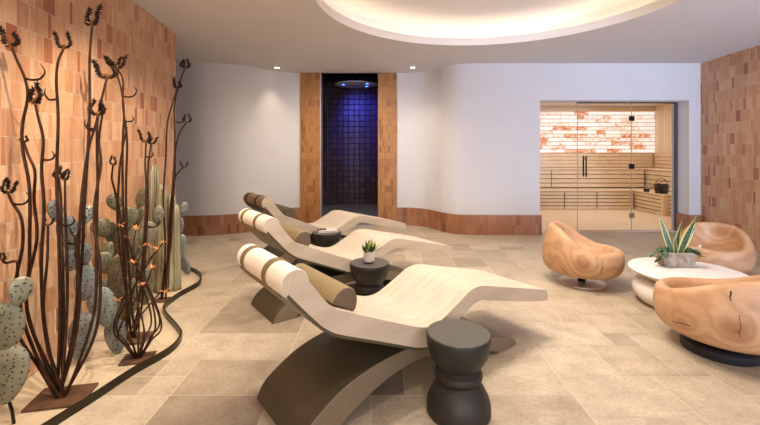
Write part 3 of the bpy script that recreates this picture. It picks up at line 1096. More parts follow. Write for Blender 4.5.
# ------------------------------------------------------------------ dark stools
def make_stool(label):
    t = thing('pedestal_stool', label, 'stool', (0, 0, 0), 0, 'dark pedestal stools')
    h = 0.455
    prof = [(0.0, 0.0), (0.175, 0.0), (0.182, 0.01), (0.180, 0.06), (0.168, 0.10), (0.145, 0.145), (0.122, 0.172), (0.115, 0.182), (0.120, 0.190), (0.133, 0.205), (0.136, 0.222), (0.130, 0.240), (0.114, 0.252), (0.110, 0.258),
            (0.118, 0.268), (0.142, 0.295), (0.165, 0.335), (0.178, 0.38), (0.183, 0.42), (0.183, h - 0.012), (0.180, h - 0.005), (0.172, h - 0.002), (0.0, h - 0.002)]
    bm = bmesh.new()
    lathe(bm, prof, 64, cap=False)
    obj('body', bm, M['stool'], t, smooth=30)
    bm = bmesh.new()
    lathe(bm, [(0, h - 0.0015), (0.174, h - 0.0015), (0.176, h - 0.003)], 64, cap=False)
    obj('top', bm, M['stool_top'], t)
    return t


st = make_stool('dark turned stool nearest the camera, with an empty top')
st.location = (0.449, 2.29, 0)
s2 = copy_tree(st)
s2.location = (-0.097, 3.70, 0)
s2['label'] = 'dark turned stool holding the small potted plant between the front two loungers'
s3 = copy_tree(st)
s3.location = (-0.674, 5.055, 0)
s3['label'] = 'dark turned stool holding a folded towel between the two farther loungers'

# potted succulent on the second stool
t = thing('potted_succulent', 'small green succulent in a white pot on the middle dark stool', 'plant', (-0.10, 3.69, 0.4545))
bm = bmesh.new()
lathe(bm, [(0, 0.0), (0.040, 0.0), (0.042, 0.012), (0, 0.012)], 32, cap=False)
obj('saucer', bm, M['stool'], t)
bm = bmesh.new()
lathe(bm, [(0, 0.012), (0.046, 0.012), (0.051, 0.025), (0.052, 0.105), (0.047, 0.105), (0.045, 0.09), (0, 0.09)], 32, cap=False)
obj('pot', bm, M['white'], t, smooth=40)
bm = bmesh.new()
lathe(bm, [(0, 0.0915), (0.0445, 0.0915)], 24, cap=False)
obj('soil', bm, M['soil'], t)
rnd = random.Random(3)


def leaf_blade(bm, base, direc, length, width, curl=0.2, n=5, uvl=None, flat=None):
    d = Vector(direc).normalized()
    side = (Vector(flat) - d * d.dot(Vector(flat))) if flat else d.cross(Vector((0, 0, 1)))
    side = side.normalized() if side.length > 1e-3 else Vector((1, 0, 0))
    up = side.cross(d).normalized()
    rows = []
    for i in range(n + 1):
        f = i / n
        w = width * (math.sin(PI * (0.12 + 0.88 * f) ** 0.8) if f < 1 else 0.02)
        p = Vector(base) + d * length * f - up * curl * length * f * f
        rows.append([p - side * w * 0.5, p - up * w * 0.18, p + side * w * 0.5, p + up * w * 0.10])
    vs = [[bm.verts.new(q) for q in r] for r in rows]
    for i in range(n):
        a, b = vs[i], vs[i + 1]
        for k in range(4):
            f = bm.faces.new((a[k], a[(k + 1) % 4], b[(k + 1) % 4], b[k]))
            if uvl:
                us = (0, 0.5, 1, 0.5)
                for l, uv in zip(f.loops, ((us[k], i / n), (us[(k + 1) % 4], i / n), (us[(k + 1) % 4], (i + 1) / n), (us[k], (i + 1) / n))):
                    l[uvl].uv = uv
    bm.faces.new(vs[0])
    bm.faces.new(vs[-1])


for k in range(46):
    bm = bmesh.new()
    a = rnd.uniform(0, 2 * PI)
    el = rnd.uniform(0.25, 1.4)
    r = rnd.uniform(0, 0.03)
    leaf_blade(bm, (r * math.cos(a), r * math.sin(a), 0.090), (math.cos(a) * math.cos(el), math.sin(a) * math.cos(el), math.sin(el)), rnd.uniform(0.08, 0.13), rnd.uniform(0.022, 0.032), -0.2)
    obj('leaf', bm, M['leaf_pale'] if rnd.random() < 0.4 else M['leaf'], t)

# folded towel on the third stool
t = thing('folded_towel', 'pale folded towel lying on the farthest dark stool', 'towel', (-0.66, 5.04, 0.4545), rad(20))
bm = bmesh.new()
for k, z in enumerate((0.0, 0.016)):
    box(bm, -0.135 + 0.01 * k, 0.125 - 0.012 * k, -0.07, 0.075 - 0.006 * k, z, z + 0.015)
obj('folded_cloth', bm, M['towel'], t, bevel=0.006)
bm = bmesh.new()
tube(bm, [(-0.13, -0.02, 0.042), (-0.02, -0.01, 0.042)], 0.011, 10)
tag(obj('rolled_cloth', bm, M['bolster_end'], t, smooth=True), 'small brown roll')

# ------------------------------------------------------------------ carved wood chairs
def smoothstep(a, b, x):
    f = max(0.0, min(1.0, (x - a) / (b - a)))
    return f * f * (3 - 2 * f)


def chair_bm(back=0.69, front=0.41, R=0.425, sx=1.0, sy=0.90, zb=0.115, dip=0.74):
    """carved pod: +x is the front; each column of the grid runs from underneath, over the rim, down into the seat"""
    bm = bmesh.new()
    n = 72
    cols = []
    for i in range(n):
        a = 2 * PI * i / n
        c = (1 + math.cos(a)) / 2                       # 1 at the front
        h = front + (back - front) * (1 - smoothstep(0.0, dip, c)) 
        Rb = R
        lean = 0.05 * (1 - c)
        rim_r = R * (0.77 + 0.15 * c)
        hb = h - zb
        out = [(0.0, 0.0), (R * 0.64, 0.0), (R * 0.82, 0.014), (R * 0.94, 0.055), (R * 0.99, 0.115), (R, min(0.19, hb * 0.55)), (R * 1.0, min(0.26, hb * 0.68)), (R * (0.90 + 0.08 * c), hb * 0.82), (rim_r + 0.03, hb - 0.036), (rim_r + 0.008, hb - 0.008), (rim_r - 0.028, hb)]
        seat = 0.20                                      # above the underside
        dp = hb - seat
        th = 0.062 + 0.022 * c
        inn = [(rim_r - th * 0.72, hb - 0.014), (rim_r - th, hb - 0.045), (rim_r - th + 0.012 * (1 - c), seat + dp * 0.50), (rim_r - th - 0.04 + 0.02 * (1 - c), seat + dp * 0.16), (0.17, seat + dp * 0.03), (0.08, seat - 0.003), (0.0, seat - 0.006)]
        col = []
        for k, (r, z) in enumerate(out + inn):
            col.append(Vector((r * math.cos(a) * sx, r * math.sin(a) * sy, zb + z)))
        cols.append(col)
    m = len(cols[0])
    bot = bm.verts.new(cols[0][0])
    top = bm.verts.new(cols[0][-1])
    V = [[bm.verts.new(p) for p in col[1:-1]] for col in cols]
    for i in range(n):
        a, b = V[i], V[(i + 1) % n]
        bm.faces.new((bot, b[0], a[0]))
        bm.faces.new((top, a[-1], b[-1]))
        for k in range(m - 3):
            bm.faces.new((a[k], b[k], b[k + 1], a[k + 1]))
    return bm


def make_chair(label, loc, facing, mat, base, **kw):
    t = thing('wood_chair', label, 'chair', (loc[0], loc[1], 0), rad(facing), 'carved wood swivel chairs')
    obj('seat_body', chair_bm(**kw), mat, t, smooth='all', sub=1)
    if base == 'disc':
        bm = bmesh.new()
        lathe(bm, [(0, 0.0), (0.235, 0.0), (0.24, 0.006), (0.236, 0.014), (0.05, 0.02), (0, 0.02)], 64, cap=False)
        tag(obj('base', bm, M['steel'], t, smooth=30), 'round polished steel base plate')
        bm = bmesh.new()
        lathe(bm, [(0.04, 0.02), (0.04, 0.125)], 24)
        obj('post', bm, M['black'], t, smooth=40)
    else:
        bm = bmesh.new()
        lathe(bm, [(0, 0.0), (0.235, 0.0), (0.24, 0.01), (0.24, 0.06), (0.22, 0.075), (0, 0.075)], 64, cap=False)
        tag(obj('base', bm, M['darkbase'], t, smooth=30), 'round black plinth')
        bm = bmesh.new()
        lathe(bm, [(0.15, 0.075), (0.15, 0.125)], 32)
        obj('post', bm, M['black'], t, smooth=40)
    return t


def local(loc, facing, p):
    d = Vector((p[0] - loc[0], p[1] - loc[1]))
    a = -rad(facing)
    return (d.x * math.cos(a) - d.y * math.sin(a), d.x * math.sin(a) + d.y * math.cos(a), p[2])


c1, f1 = (2.265, 4.49), -30
def on_body(loc, x, y, R=0.425):
    """where a line of sight meets the upright flank of a chair"""
    d = Vector(((x - CX) / F, 1.0))
    c = Vector(loc)
    a, b, g = d.dot(d), -2 * d.dot(c), c.dot(c) - R * R
    q = max(0.0, b * b - 4 * a * g)
    return at(x, y, (-b - math.sqrt(q)) / (2 * a))


k1 = local(c1, f1, on_body(c1, 583.5, 266))
make_chair('carved wood pod chair left of the white table, on a polished steel disc', c1, f1,
           wood('carved_wood_left', [(k1[0], k1[1], k1[2], 0.11)], 1.3, [(local(c1, f1, on_body(c1, 605, 262)), local(c1, f1, on_body(c1, 604, 277)), 0.003), (local(c1, f1, on_body(c1, 556, 265)), local(c1, f1, on_body(c1, 562, 275)), 0.004)]), 'disc', R=0.415, back=0.66)
c2, f2 = (3.92, 4.69), 227
k2 = local(c2, f2, at(722, 230, 4.9))
make_chair('carved wood pod chair at the back right behind the planter, near the tiled wall', c2, f2,
           wood('carved_wood_back', [(k2[0], k2[1], k2[2], 0.12)], 4.1), 'plinth', back=0.60, front=0.39, R=0.42, sy=0.86, dip=0.85)
c3, f3 = (2.535, 2.985), 112
k3 = local(c3, f3, on_body(c3, 738, 332))
k3b = local(c3, f3, on_body(c3, 677, 324))
make_chair('carved wood pod chair nearest the camera at the right edge, on a black plinth', c3, f3,
           wood('carved_wood_front', [(k3[0], k3[1], k3[2], 0.12), (k3b[0], k3b[1], k3b[2], 0.07)], 7.7,
                [(local(c3, f3, on_body(c3, 743, 318)), local(c3, f3, on_body(c3, 741, 340)), 0.003), (local(c3, f3, on_body(c3, 734, 295)), local(c3, f3, on_body(c3, 733, 303)), 0.006),
                 (local(c3, f3, on_body(c3, 668, 322)), local(c3, f3, on_body(c3, 684, 326)), 0.004)]), 'plinth', back=0.62, front=0.43, dip=0.92)

# ------------------------------------------------------------------ white table and planter
TC = (2.955, 3.85)
t = thing('coffee_table', 'round white pebble shaped table between the wood chairs', 'table', (TC[0], TC[1], 0))
bm = bmesh.new()
lathe(bm, [(0, 0.0), (0.34, 0.0), (0.40, 0.02), (0.44, 0.07), (0.452, 0.12), (0.435, 0.18), (0.38, 0.215), (0.28, 0.225), (0, 0.225)], 72, cap=False)
obj('pedestal', bm, M['table'], t, smooth=50)
bm = bmesh.new()
lathe(bm, [(0, 0.225), (0.26, 0.225), (0.36, 0.250), (0.44, 0.285), (0.482, 0.312), (0.487, 0.322), (0.480, 0.329), (0.46, 0.331), (0, 0.331)], 72, cap=False)
obj('tabletop', bm, M['table'], t, smooth=50)

t = thing('potted_snake_plant', 'snake plant with yellow edged leaves in a rough stone trough on the table', 'plant', (2.955, 4.0, 0.3315), rad(-6))
bm = bmesh.new()
P = [(-0.148, -0.075), (0.148, -0.075), (0.148, 0.075), (-0.148, 0.075)]
r0 = [bm.verts.new((x * 0.92, y * 0.92, 0)) for x, y in P]
r1 = [bm.verts.new((x, y, 0.07)) for x, y in P]
r2 = [bm.verts.new((x * 0.99, y * 0.98, 0.148)) for x, y in P]
r3 = [bm.verts.new((x * 0.86, y * 0.74, 0.148)) for x, y in P]
r4 = [bm.verts.new((x * 0.84, y * 0.72, 0.10)) for x, y in P]
bm.faces.new(r0)
bm.faces.new(r4)
for a, b in ((r0, r1), (r1, r2), (r2, r3), (r3, r4)):
    for k in range(4):
        bm.faces.new((a[k], a[(k + 1) % 4], b[(k + 1) % 4], b[k]))
obj('stone_trough', bm, M['trough'], t, bevel=0.014, smooth=60)
obj('soil', bm_box(-0.122, 0.122, -0.053, 0.053, 0.101, 0.122), M['soil'], t)
# sword leaves: base x, tip offset, length
for (bx, by, dx, dy, L, w, c) in ((-0.03, 0.0, -0.30, 0.0, 0.44, 0.045, 0.05), (0.0, 0.01, 0.14, 0.05, 0.36, 0.04, -0.12), (0.03, -0.01, 0.30, -0.04, 0.43, 0.055, -0.12), (0.05, 0.02, 0.55, 0.1, 0.36, 0.04, -0.10),
                                  (-0.005, -0.015, -0.12, -0.1, 0.20, 0.03, 0.0)):
    bm = bmesh.new()
    uvl = bm.loops.layers.uv.new('UVMap')
    leaf_blade(bm, (bx, by, 0.11), (dx, dy, 1.0), L, w * 1.3, c, 9, uvl, (1, rnd.uniform(-0.4, 0.4), 0))
    obj('sword_leaf', bm, M['sansevieria'], t, smooth=True)
rnd = random.Random(9)
for sx, cnt in ((-1, 12), (1, 10)):
    for k in range(cnt):
        bm = bmesh.new()
        p0 = Vector((sx * rnd.uniform(0.03, 0.11), rnd.uniform(-0.05, 0.03), 0.115))
        p2 = p0 + Vector((sx * rnd.uniform(0.03, 0.11), rnd.uniform(-0.07, 0.04), rnd.uniform(-0.06, 0.05)))
        if p2.y > -0.07 and p2.z < 0.13 and abs(p2.x) < 0.155:
            p2.z = 0.165
        p1 = (p0 + p2) / 2 + Vector((0, 0, 0.05))
        tube(bm, smooth_path([p0, p1, p2], 4), [0.003, 0.0015], 5)
        for q in range(2):
            leaf_blade(bm, p1.lerp(p2, 0.5 + 0.5 * q), (sx * rnd.uniform(0.2, 1), rnd.uniform(-0.8, 0.3), rnd.uniform(-0.7, 0.2)), rnd.uniform(0.05, 0.085), rnd.uniform(0.032, 0.045), 0.25)
        obj('trailing_leaf', bm, M['leaf'], t)
bm = bmesh.new()
tube(bm, smooth_path([(0.10, 0, 0.12), (0.17, 0, 0.17), (0.225, 0, 0.195)], 5), 0.002, 5)
for q in range(5):
    leaf_blade(bm, (0.225, 0, 0.195), (math.cos(q * 1.256), 0.3, math.sin(q * 1.256)), 0.025, 0.014, 0)
tag(obj('flower_sprig', bm, M['white'], t), 'tiny pale flower on a thin stem')

# ------------------------------------------------------------------ metal cactus garden
# bed and edging
edge_px = [(58, 424), (97, 399), (133, 375), (169, 354), (181, 340), (176.5, 330), (165, 316), (165.5, 308), (180, 296.5), (199.5, 285), (199, 276), (186, 269.5)]
edge = [on_floor(x, y) for x, y in edge_px]
first = edge[0] + (edge[0] - edge[1]) * 1.6
EP = smooth_path([first] + edge + [Vector((LW(5.0) + 0.02, 5.02, 0))], 6)
bm = bmesh.new()
vs = [bm.verts.new((p.x, p.y, 0.0035)) for p in EP]
ys = [p.y for p in EP]
vs += [bm.verts.new((LW(y) + 0.004, y, 0.0035)) for y in (5.02, 4.0, 3.0, 2.0, EP[0].y)]
bm.faces.new(vs)
bmesh.ops.triangulate(bm, faces=bm.faces[:])
struct(obj('ground_garden_bed', bm, M['bed']))
bm = bmesh.new()
sec = []
for i, p in enumerate(EP):
    t_ = (EP[min(i + 1, len(EP) - 1)] - EP[max(i - 1, 0)]).normalized()
    n_ = Vector((-t_.y, t_.x, 0)) * 0.007
    sec.append([bm.verts.new(p + n_ * s + Vector((0, 0, z))) for s, z in ((-1, 0), (1, 0), (1, 0.05), (-1, 0.05))])
for a, b in zip(sec, sec[1:]):
    for k in range(4):
        bm.faces.new((a[k], a[(k + 1) % 4], b[(k + 1) % 4], b[k]))
bm.faces.new(sec[0])
bm.faces.new(sec[-1])
tag(obj('garden_edging', bm, M['strip'], smooth=60), 'curving dark steel edging strip on the floor around the metal cacti', 'edging')


def plate(parent, c, w, d, rot):
    bm = bmesh.new()
    bmesh.ops.create_cube(bm, size=1, matrix=Matrix.Rotation(rot, 4, 'Z') @ Matrix.Diagonal((w, d, 0.012, 1)))
    o = obj('base_plate', bm, M['plate'], parent, bevel=0.002)
    o.location = (c[0], c[1], 0.010)
    return o


def flower_head(parent, p, size, rnd, claws=3, mat='rust_dark'):
    """a brassy bud with curled, thorny claws"""
    bm = bmesh.new()
    tube(bm, [p - Vector((0, 0, size * 0.10)), p + Vector((0, 0, size * 0.10)), p + Vector((0, 0, size * 0.26))], [size * 0.07, size * 0.17, size * 0.06], 8, 1)
    for k in range(5):
        a = k * 2 * PI / 5 + rnd.uniform(-0.3, 0.3)
        tube(bm, [p + Vector((0, 0, size * 0.06)), p + Vector((math.cos(a) * size * 0.30, math.sin(a) * size * 0.30, size * rnd.uniform(0.02, 0.2)))], [size * 0.07, size * 0.02], 5, 1)
    a0 = rnd.uniform(-0.4, 0.4)
    claws = rnd.choice((2, 2, 3)) if claws == 3 else claws
    for k in range(claws):
        a = a0 + k * 2 * PI / claws + rnd.uniform(-0.3, 0.3)
        if claws == 2:
            a = a0 + k * PI
        d = Vector((math.cos(a), math.sin(a), 0))
        h = size * rnd.uniform(0.75, 1.25)
        bend = rnd.choice((-1, 1)) * 0.14
        pts = smooth_path([p, p + d * size * 0.26 + Vector((0, 0, size * 0.06)), p + d * size * 0.46 + Vector((0, 0, h * 0.32)), p + d * size * (0.40 + bend) + Vector((0, 0, h * 0.70)), p + d * size * (0.52 + bend * 2.2) + Vector((0, 0, h * 1.10))], 6)
        tube(bm, pts, [size * 0.05, size * 0.085, size * 0.09, size * 0.055, size * 0.012], 7)
        for q in pts[4:-3]:
            for e in range(7):
                dirv = Vector((rnd.uniform(-1, 1), rnd.uniform(-0.6, 0.6), rnd.uniform(-0.3, 0.9))).normalized()
                tube(bm, [q, q + dirv * size * 0.19], [size * 0.045, size * 0.006], 4)
    return obj('flower_head', bm, [M[mat], M['gold_tip']], parent, smooth=40)


def hook(parent, p, size, sgn):
    """thin curled thorn growing out of a stem"""
    bm = bmesh.new()
    pts = smooth_path([p, p + Vector((sgn * size * 0.35, 0, -size * 0.10)), p + Vector((sgn * size * 0.75, 0.01, -size * 0.02)), p + Vector((sgn * size, 0.01, size * 0.35)), p + Vector((sgn * size * 0.85, 0.0, size * 0.75))], 5)
    tube(bm, pts, [0.006, 0.007, 0.005, 0.0015], 6)
    return obj('thorn', bm, M['rust_dark'], parent, smooth=40)


def sculpture(label, base, plate_size, prot, stems, rnd, rad_=0.0088, spread=0.0, yb=396, cat='sculpture', name='steel_plant_sculpture'):
    t = thing(name, label, cat, (base.x, base.y, 0.0036), 0, 'rusty steel plant sculptures')
    o = Vector((base.x, base.y, 0.0036))
    if plate_size:
        bp = plate(t, (0, 0), plate_size[0], plate_size[1], prot)
    for (pts, dtop, size, claws) in stems:
        n = len(pts)
        xb = (CX + base.x / base.y * F)
        pts = [(xb + (x - xb) * (1.0 + spread * math.sin(PI * min(1.0, max(0.0, (y - 230) / (yb - 225))) ** 1.5)) + (rnd.uniform(-2.2, 2.2) if 0 < i < n - 1 else 0), y) for i, (x, y) in enumerate(pts)]
        W = []
        for i, (x, y) in enumerate(pts):
            f = 1 - i / (n - 1)
            f = f ** 0.7
            d = base.y + dtop * f
            W.append(at(x, y, d))
        root = Vector((base.x + rnd.uniform(-0.03, 0.03), base.y + rnd.uniform(-0.025, 0.025), 0.012))
        W[-1] = root
        # keep clear of the wall
        for q in W:
            q.x = max(q.x, LW(q.y) + 0.035)
        P = [q - o for q in smooth_path(W, 6)]
        bm = bmesh.new()
        tube(bm, P, [rad_ * 0.72, rad_ * 0.85, rad_, rad_, rad_ * 1.05], 8)
        s = obj('stem', bm, M['rust'], t, smooth=True)
        if size:
            flower_head(s, P[0], size, rnd, claws)
            if claws == 3:
                for k in range(rnd.choice((0, 1, 1))):
                    q = P[int(len(P) * rnd.uniform(0.14, 0.5))]
                    hook(s, q, rnd.uniform(0.05, 0.11), rnd.choice((-1, 1)) if q.x + o.x > LW(q.y + o.y) + 0.2 else 1)
    return t


rnd = random.Random(12)
b1 = on_floor(62, 399)
stems1 = [
    ([(11, 46), (17, 60), (24, 78), (27, 97), (24, 125), (25, 150), (29, 180), (31, 205), (33, 260), (42, 320), (58, 396)], -0.10, 0.10, 3),
    ([(64, 48), (59, 62), (56, 82), (57, 120), (58, 180), (58, 250), (60, 320), (61, 396)], 0.05, 0.085, 3),
    ([(92, 25), (91, 60), (89, 110), (87, 150), (84, 200), (78, 260), (70, 330), (63, 396)], 0.10, 0.105, 2),
    ([(35, 103), (39, 118), (42, 140), (43, 170), (44, 210), (46, 270), (53, 340), (61, 396)], -0.12, 0.105, 3),
    ([(107, 78), (102, 92), (98, 120), (97, 150), (99, 180), (98, 215), (92, 260), (83, 310), (74, 355), (63, 396)], 0.22, 0.11, 3),
    ([(98, 115), (94, 128), (88, 150), (83, 190), (79, 240), (73, 300), (67, 350), (62, 396)], 0.0, 0.085, 3),
    ([(59, 178), (59, 200), (60, 240), (62, 300), (62, 396)], 0.15, 0.07, 3),
    ([(65, 180), (65, 210), (66, 250), (66, 310), (63, 396)], 0.18, 0.06, 3),
    ([(8, 193), (14, 203), (22, 218), (24, 245), (29, 285), (37, 330), (48, 370), (60, 396)], -0.14, 0.075, 3),
    ([(11, 260), (17, 263), (24, 262), (30, 280), (38, 320), (50, 365), (61, 396)], -0.15, 0.05, 2),
    ([(24, 142), (28, 155), (33, 172), (35, 200), (36, 240), (40, 300), (52, 360), (60, 396)], 0.0, 0.05, 2),
    ([(75, 235), (74, 260), (72, 300), (68, 350), (62, 396)], -0.05, 0.045, 2),
    ([(48, 225), (48, 260), (50, 310), (55, 360), (61, 396)], 0.10, 0.05, 2),
    ([(103, 110), (101, 140), (100, 165), (96, 215), (90, 275), (80, 335), (64, 396)], 0.12, 0.0, 0),
]
sculpture('tallest rusty steel plant with long wavy stems on a square plate, nearest the camera', b1, (0.30, 0.22), rad(12), stems1, rnd, spread=0.75)

b2 = on_floor(133, 340)
stems2 = [
    ([(117, 68), (121, 80), (125, 105), (126, 140), (125, 190), (127, 240), (131, 300), (133, 332)], 0.0, 0.10, 3),
    ([(113, 66), (118, 84), (122, 110), (123, 150), (123, 200), (126, 260), (132, 332)], 0.05, 0.09, 3),
    ([(146, 142), (145, 165), (145, 200), (143, 250), (138, 300), (134, 332)], 0.1, 0.085, 3),
    ([(151, 144), (150, 170), (149, 210), (146, 260), (140, 305), (134, 332)], 0.12, 0.07, 3),
    ([(113, 165), (111, 178), (116, 190), (118, 215), (122, 260), (130, 332)], -0.2, 0.06, 3),
    ([(127, 127), (123, 150), (119, 175), (120, 230), (128, 300), (133, 332)], -0.05, 0.0, 0),
]
sculpture('rusty steel plant with tall thin stems rising among the metal prickly pears', b2, (0.24, 0.2), rad(8), stems2, rnd)

b3 = on_floor(163, 301)
stems3 = [
    ([(185, 68), (181, 82), (176, 105), (173, 140), (171, 180), (168, 230), (166, 299)], 0.25, 0.10, 3),
    ([(177, 88), (172, 105), (167, 125), (165, 160), (164, 200), (164, 250), (166, 299)], 0.18, 0.09, 3),
    ([(187, 122), (181, 132), (176, 148), (174, 175), (172, 210), (169, 250), (167, 299)], 0.2, 0.08, 2),
    ([(184, 167), (179, 172), (175, 180), (173, 210), (170, 250), (167, 299)], 0.05, 0.055, 2),
]
sculpture('rusty steel plant with slim stems leaning right past the end of the tiled wall', b3, (0.14, 0.12), rad(5), stems3, rnd, 0.009)

# short wire shrub with orange petals
b4 = on_floor(138, 360)
t = thing('steel_plant_sculpture', 'short basket shaped steel plant with orange petals on a small square plate', 'sculpture', (b4.x, b4.y, 0.0036), 0, 'rusty steel plant sculptures')
o4 = Vector((b4.x, b4.y, 0.0036))
plate(t, (0, 0), 0.20, 0.15, rad(14))
tops = [(121, 225), (128, 238), (136, 228), (147, 245), (157, 250), (163, 243), (133, 262), (152, 268), (165, 292), (118, 300), (143, 285)]
for i, (x, y) in enumerate(tops):
    a = i * 2 * PI / len(tops) + 0.3
    tip = at(x, y, b4.y + 0.10 * math.sin(a)) - o4
    bulge = Vector((0.15 * math.cos(a), 0.13 * math.sin(a), 0.26))
    P = smooth_path([tip, tip * 0.55 + Vector((0.05 * math.cos(a + 1), 0.05 * math.sin(a + 1), 0.2)), bulge, bulge * 0.55 + Vector((0, 0, -0.02)), Vector((0.015 * math.cos(a), 0.015 * math.sin(a), 0.012))], 6)
    P = [Vector((max(p.x, LW(p.y + o4.y) + 0.03 - o4.x), p.y, p.z)) for p in P]
    bm = bmesh.new()
    tube(bm, P, [0.004, 0.006, 0.0065, 0.0075], 8)
    s = obj('stem', bm, M['rust'], t, smooth=True)
    bm = bmesh.new()
    for k in range(9):
        a2 = k * 2 * PI / 9 + rnd.uniform(-0.3, 0.3)
        leaf_blade(bm, P[0], (math.cos(a2), math.sin(a2), rnd.uniform(-0.1, 0.9)), rnd.uniform(0.025, 0.05), 0.012, rnd.uniform(-0.3, 0.5), 4)
    tag(obj('petals', bm, M['orange'], s), 'orange rusted petals')

# ------------------------------------------------------------------ prickly pears
def pad_bm(w, h, th, rnd):
    bm = bmesh.new()
    n, m = 28, 7
    rows = []
    for j in range(m + 1):
        f = j / m
        for side in (1,):
            pass
        rows.append(f)
    ring_prev = None
    layers = []
    for z, s in ((-1, 0), (-0.96, 0.40), (-0.78, 0.72), (-0.42, 0.93), (-0.16, 1.0), (0.16, 1.0), (0.42, 0.93), (0.78, 0.72), (0.96, 0.40), (1, 0)):
        layers.append((z, s))
    V = []
    for z, s in layers:
        if s < 0.02:
            V.append([bm.verts.new((0, z * th / 2, h * 0.5))])
            continue
        r = []
        for i in range(n):
            a = 2 * PI * i / n
            x, y = math.cos(a), math.sin(a)
            egg = 0.96 + 0.22 * y                      # wider towards the top
            r.append(bm.verts.new((x * egg * w / 2 * s, z * th / 2, h * 0.5 + y * h / 2 * s)))
        V.append(r)
    for a, b in zip(V, V[1:]):
        for i in range(n):
            j = (i + 1) % n
            if len(a) == 1:
                bm.faces.new((a[0], b[i], b[j]))
            elif len(b) == 1:
                bm.faces.new((a[i], a[j], b[0]))
            else:
                bm.faces.new((a[i], a[j], b[j], b[i]))
    # spine buds standing on the faces
    for k in range(9):
        a, rr = rnd.uniform(0, 2 * PI), math.sqrt(rnd.random()) * 0.75
        x, z = math.cos(a) * rr * w / 2, h * 0.5 + math.sin(a) * rr * h / 2
        for s in (-1, 1):
            y = s * th / 2 * math.sqrt(max(0, 1 - rr ** 2.6)) * 0.9
            tube(bm, [(x, y, z), (x, y + s * 0.012, z)], [0.0045, 0.001], 5, 1)
    return bm


def prickly_pear(label, base, pads, mat, rnd, stalks=()):
    """pads: (cx, cy, width, height in pixels, roll in degrees, depth)"""
    t = thing('prickly_pear_sculpture', label, 'sculpture', (base.x, base.y, 0.0036), 0, 'metal prickly pears')
    o = Vector((base.x, base.y, 0.0036))
    for (x, y, w, h, roll, d) in pads:
        c = at(x, y, d)
        W, Hh = w * 1.04 / F * d, h * 1.04 / F * d
        yaw = math.atan2(-c.x, c.y) + rnd.uniform(-0.45, 0.25)
        half = abs(math.cos(yaw)) * W / 2 + 0.05
        c.x = max(c.x, LW(d) + half)
        c.z = max(c.z, Hh / 2 + 0.004)
        p = obj('pad', pad_bm(W, Hh, min(0.045, 0.24 * W), rnd), [M[mat], M['rust_dark']], t, smooth=45)
        R = Matrix.Rotation(yaw, 4, 'Z') @ Matrix.Rotation(rad(roll), 4, 'Y') @ Matrix.Rotation(rnd.uniform(-0.12, 0.12), 4, 'X')
        p.matrix_basis = Matrix.Translation(c - o) @ R @ Matrix.Translation((0, 0, -Hh / 2))
    for (x0, y0, d0, x1, y1, d1) in stalks:
        bm = bmesh.new()
        a, b = at(x0, y0, d0), at(x1, y1, d1)
        tube(bm, [a - o, (a + b) / 2 - o + Vector((0.006, 0, 0)), b - o], 0.008, 8)
        obj('stalk', bm, M['rust_dark'], t, smooth=True)
    return t


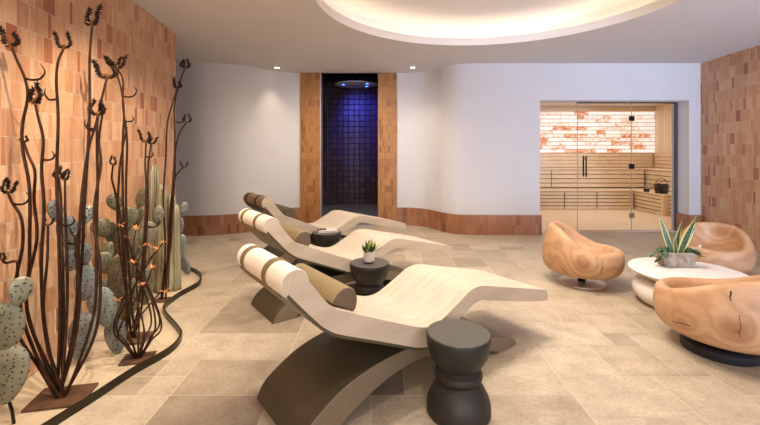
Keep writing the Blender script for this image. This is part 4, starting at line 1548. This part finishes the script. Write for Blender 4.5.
rnd = random.Random(31)
prickly_pear('grey green metal prickly pear of three stacked pads at the left edge', on_floor(14, 424), [(6, 374, 38, 58, 4, 2.16), (4, 327, 34, 48, -6, 2.15), (20, 291, 20, 27, 10, 2.14)], 'pad', rnd, [(14, 424, 2.18, 8, 398, 2.16)])
prickly_pear('blue grey metal prickly pear behind the tall nearest steel plant', on_floor(100, 354),
             [(82, 336, 24, 44, 8, 2.78), (116, 338, 19, 36, -4, 2.90), (103, 307, 24, 40, -14, 2.84), (85, 283, 18, 34, 6, 2.78), (72, 258, 19, 26, 12, 2.72), (68, 233, 18, 34, -4, 2.68), (55.5, 211, 13, 22, -8, 2.66),
              (87, 215, 12, 18, 20, 2.72), (84, 256, 13, 26, 8, 2.80)], 'pad_blue', rnd)
prickly_pear('large olive metal prickly pear with a crowd of pads in the middle of the garden', on_floor(120, 322),
             [(126, 300, 26, 40, 4, 3.35), (104, 297, 20, 34, -6, 3.30), (118, 272, 19, 30, 12, 3.22), (104, 263, 17, 22, -18, 3.26), (109, 252, 14, 20, 6, 3.30), (133, 262, 22, 30, -6, 3.42), (127, 242, 23, 34, 4, 3.34),
              (147, 235, 18, 26, 10, 3.40), (102, 228, 17, 20, -30, 3.28), (128, 218, 17, 22, 16, 3.30), (137, 217, 11, 20, 6, 3.46), (115, 202, 14, 17, -14, 3.28), (142, 198, 12, 19, 18, 3.36), (158, 216, 11, 20, 2, 3.50),
              (112, 235, 12, 26, -8, 3.36), (145, 285, 17, 40, 0, 3.48)], 'pad_olive', rnd)
prickly_pear('slim blue grey metal prickly pear at the far right end of the garden', on_floor(187, 278),
             [(184, 268, 11, 22, -24, 4.72), (180, 247, 12, 25, 4, 4.70), (178.5, 225, 10.5, 19, -6, 4.70), (184, 209, 7.5, 14, 8, 4.70)], 'pad_blue', rnd)

# fluted column cactus
bc = on_floor(165, 290)
t = thing('column_cactus_sculpture', 'tall fluted bronze column cactus with ribbed arms by the tiled wall', 'sculpture', (bc.x, bc.y, 0.0036))
for (dx, dy, ht, r) in ((-0.11, 0.0, 1.34, 0.062), (0.0, -0.06, 1.14, 0.056), (0.10, 0.0, 0.92, 0.066), (0.02, 0.10, 1.02, 0.055)):
    bm = bmesh.new()
    n = 56
    prof = [(0.0, 1.15), (0.05, 1.12), (0.25, 1.02), (0.6, 0.95), (0.85, 0.92), (0.93, 0.82), (0.975, 0.55), (0.995, 0.22)]
    rings = []
    for f, s in prof:
        rings.append([bm.verts.new((dx + r * s * (0.80 + 0.20 * math.cos(7 * 2 * PI * i / n)) * math.cos(2 * PI * i / n), dy + r * s * (0.80 + 0.20 * math.cos(7 * 2 * PI * i / n)) * math.sin(2 * PI * i / n), f * ht)) for i in range(n)])
    for a, b in zip(rings, rings[1:]):
        for i in range(n):
            bm.faces.new((a[i], a[(i + 1) % n], b[(i + 1) % n], b[i]))
    bm.faces.new(rings[0])
    bm.faces.new(rings[-1])
    obj('column', bm, M['column'], t, smooth='all')
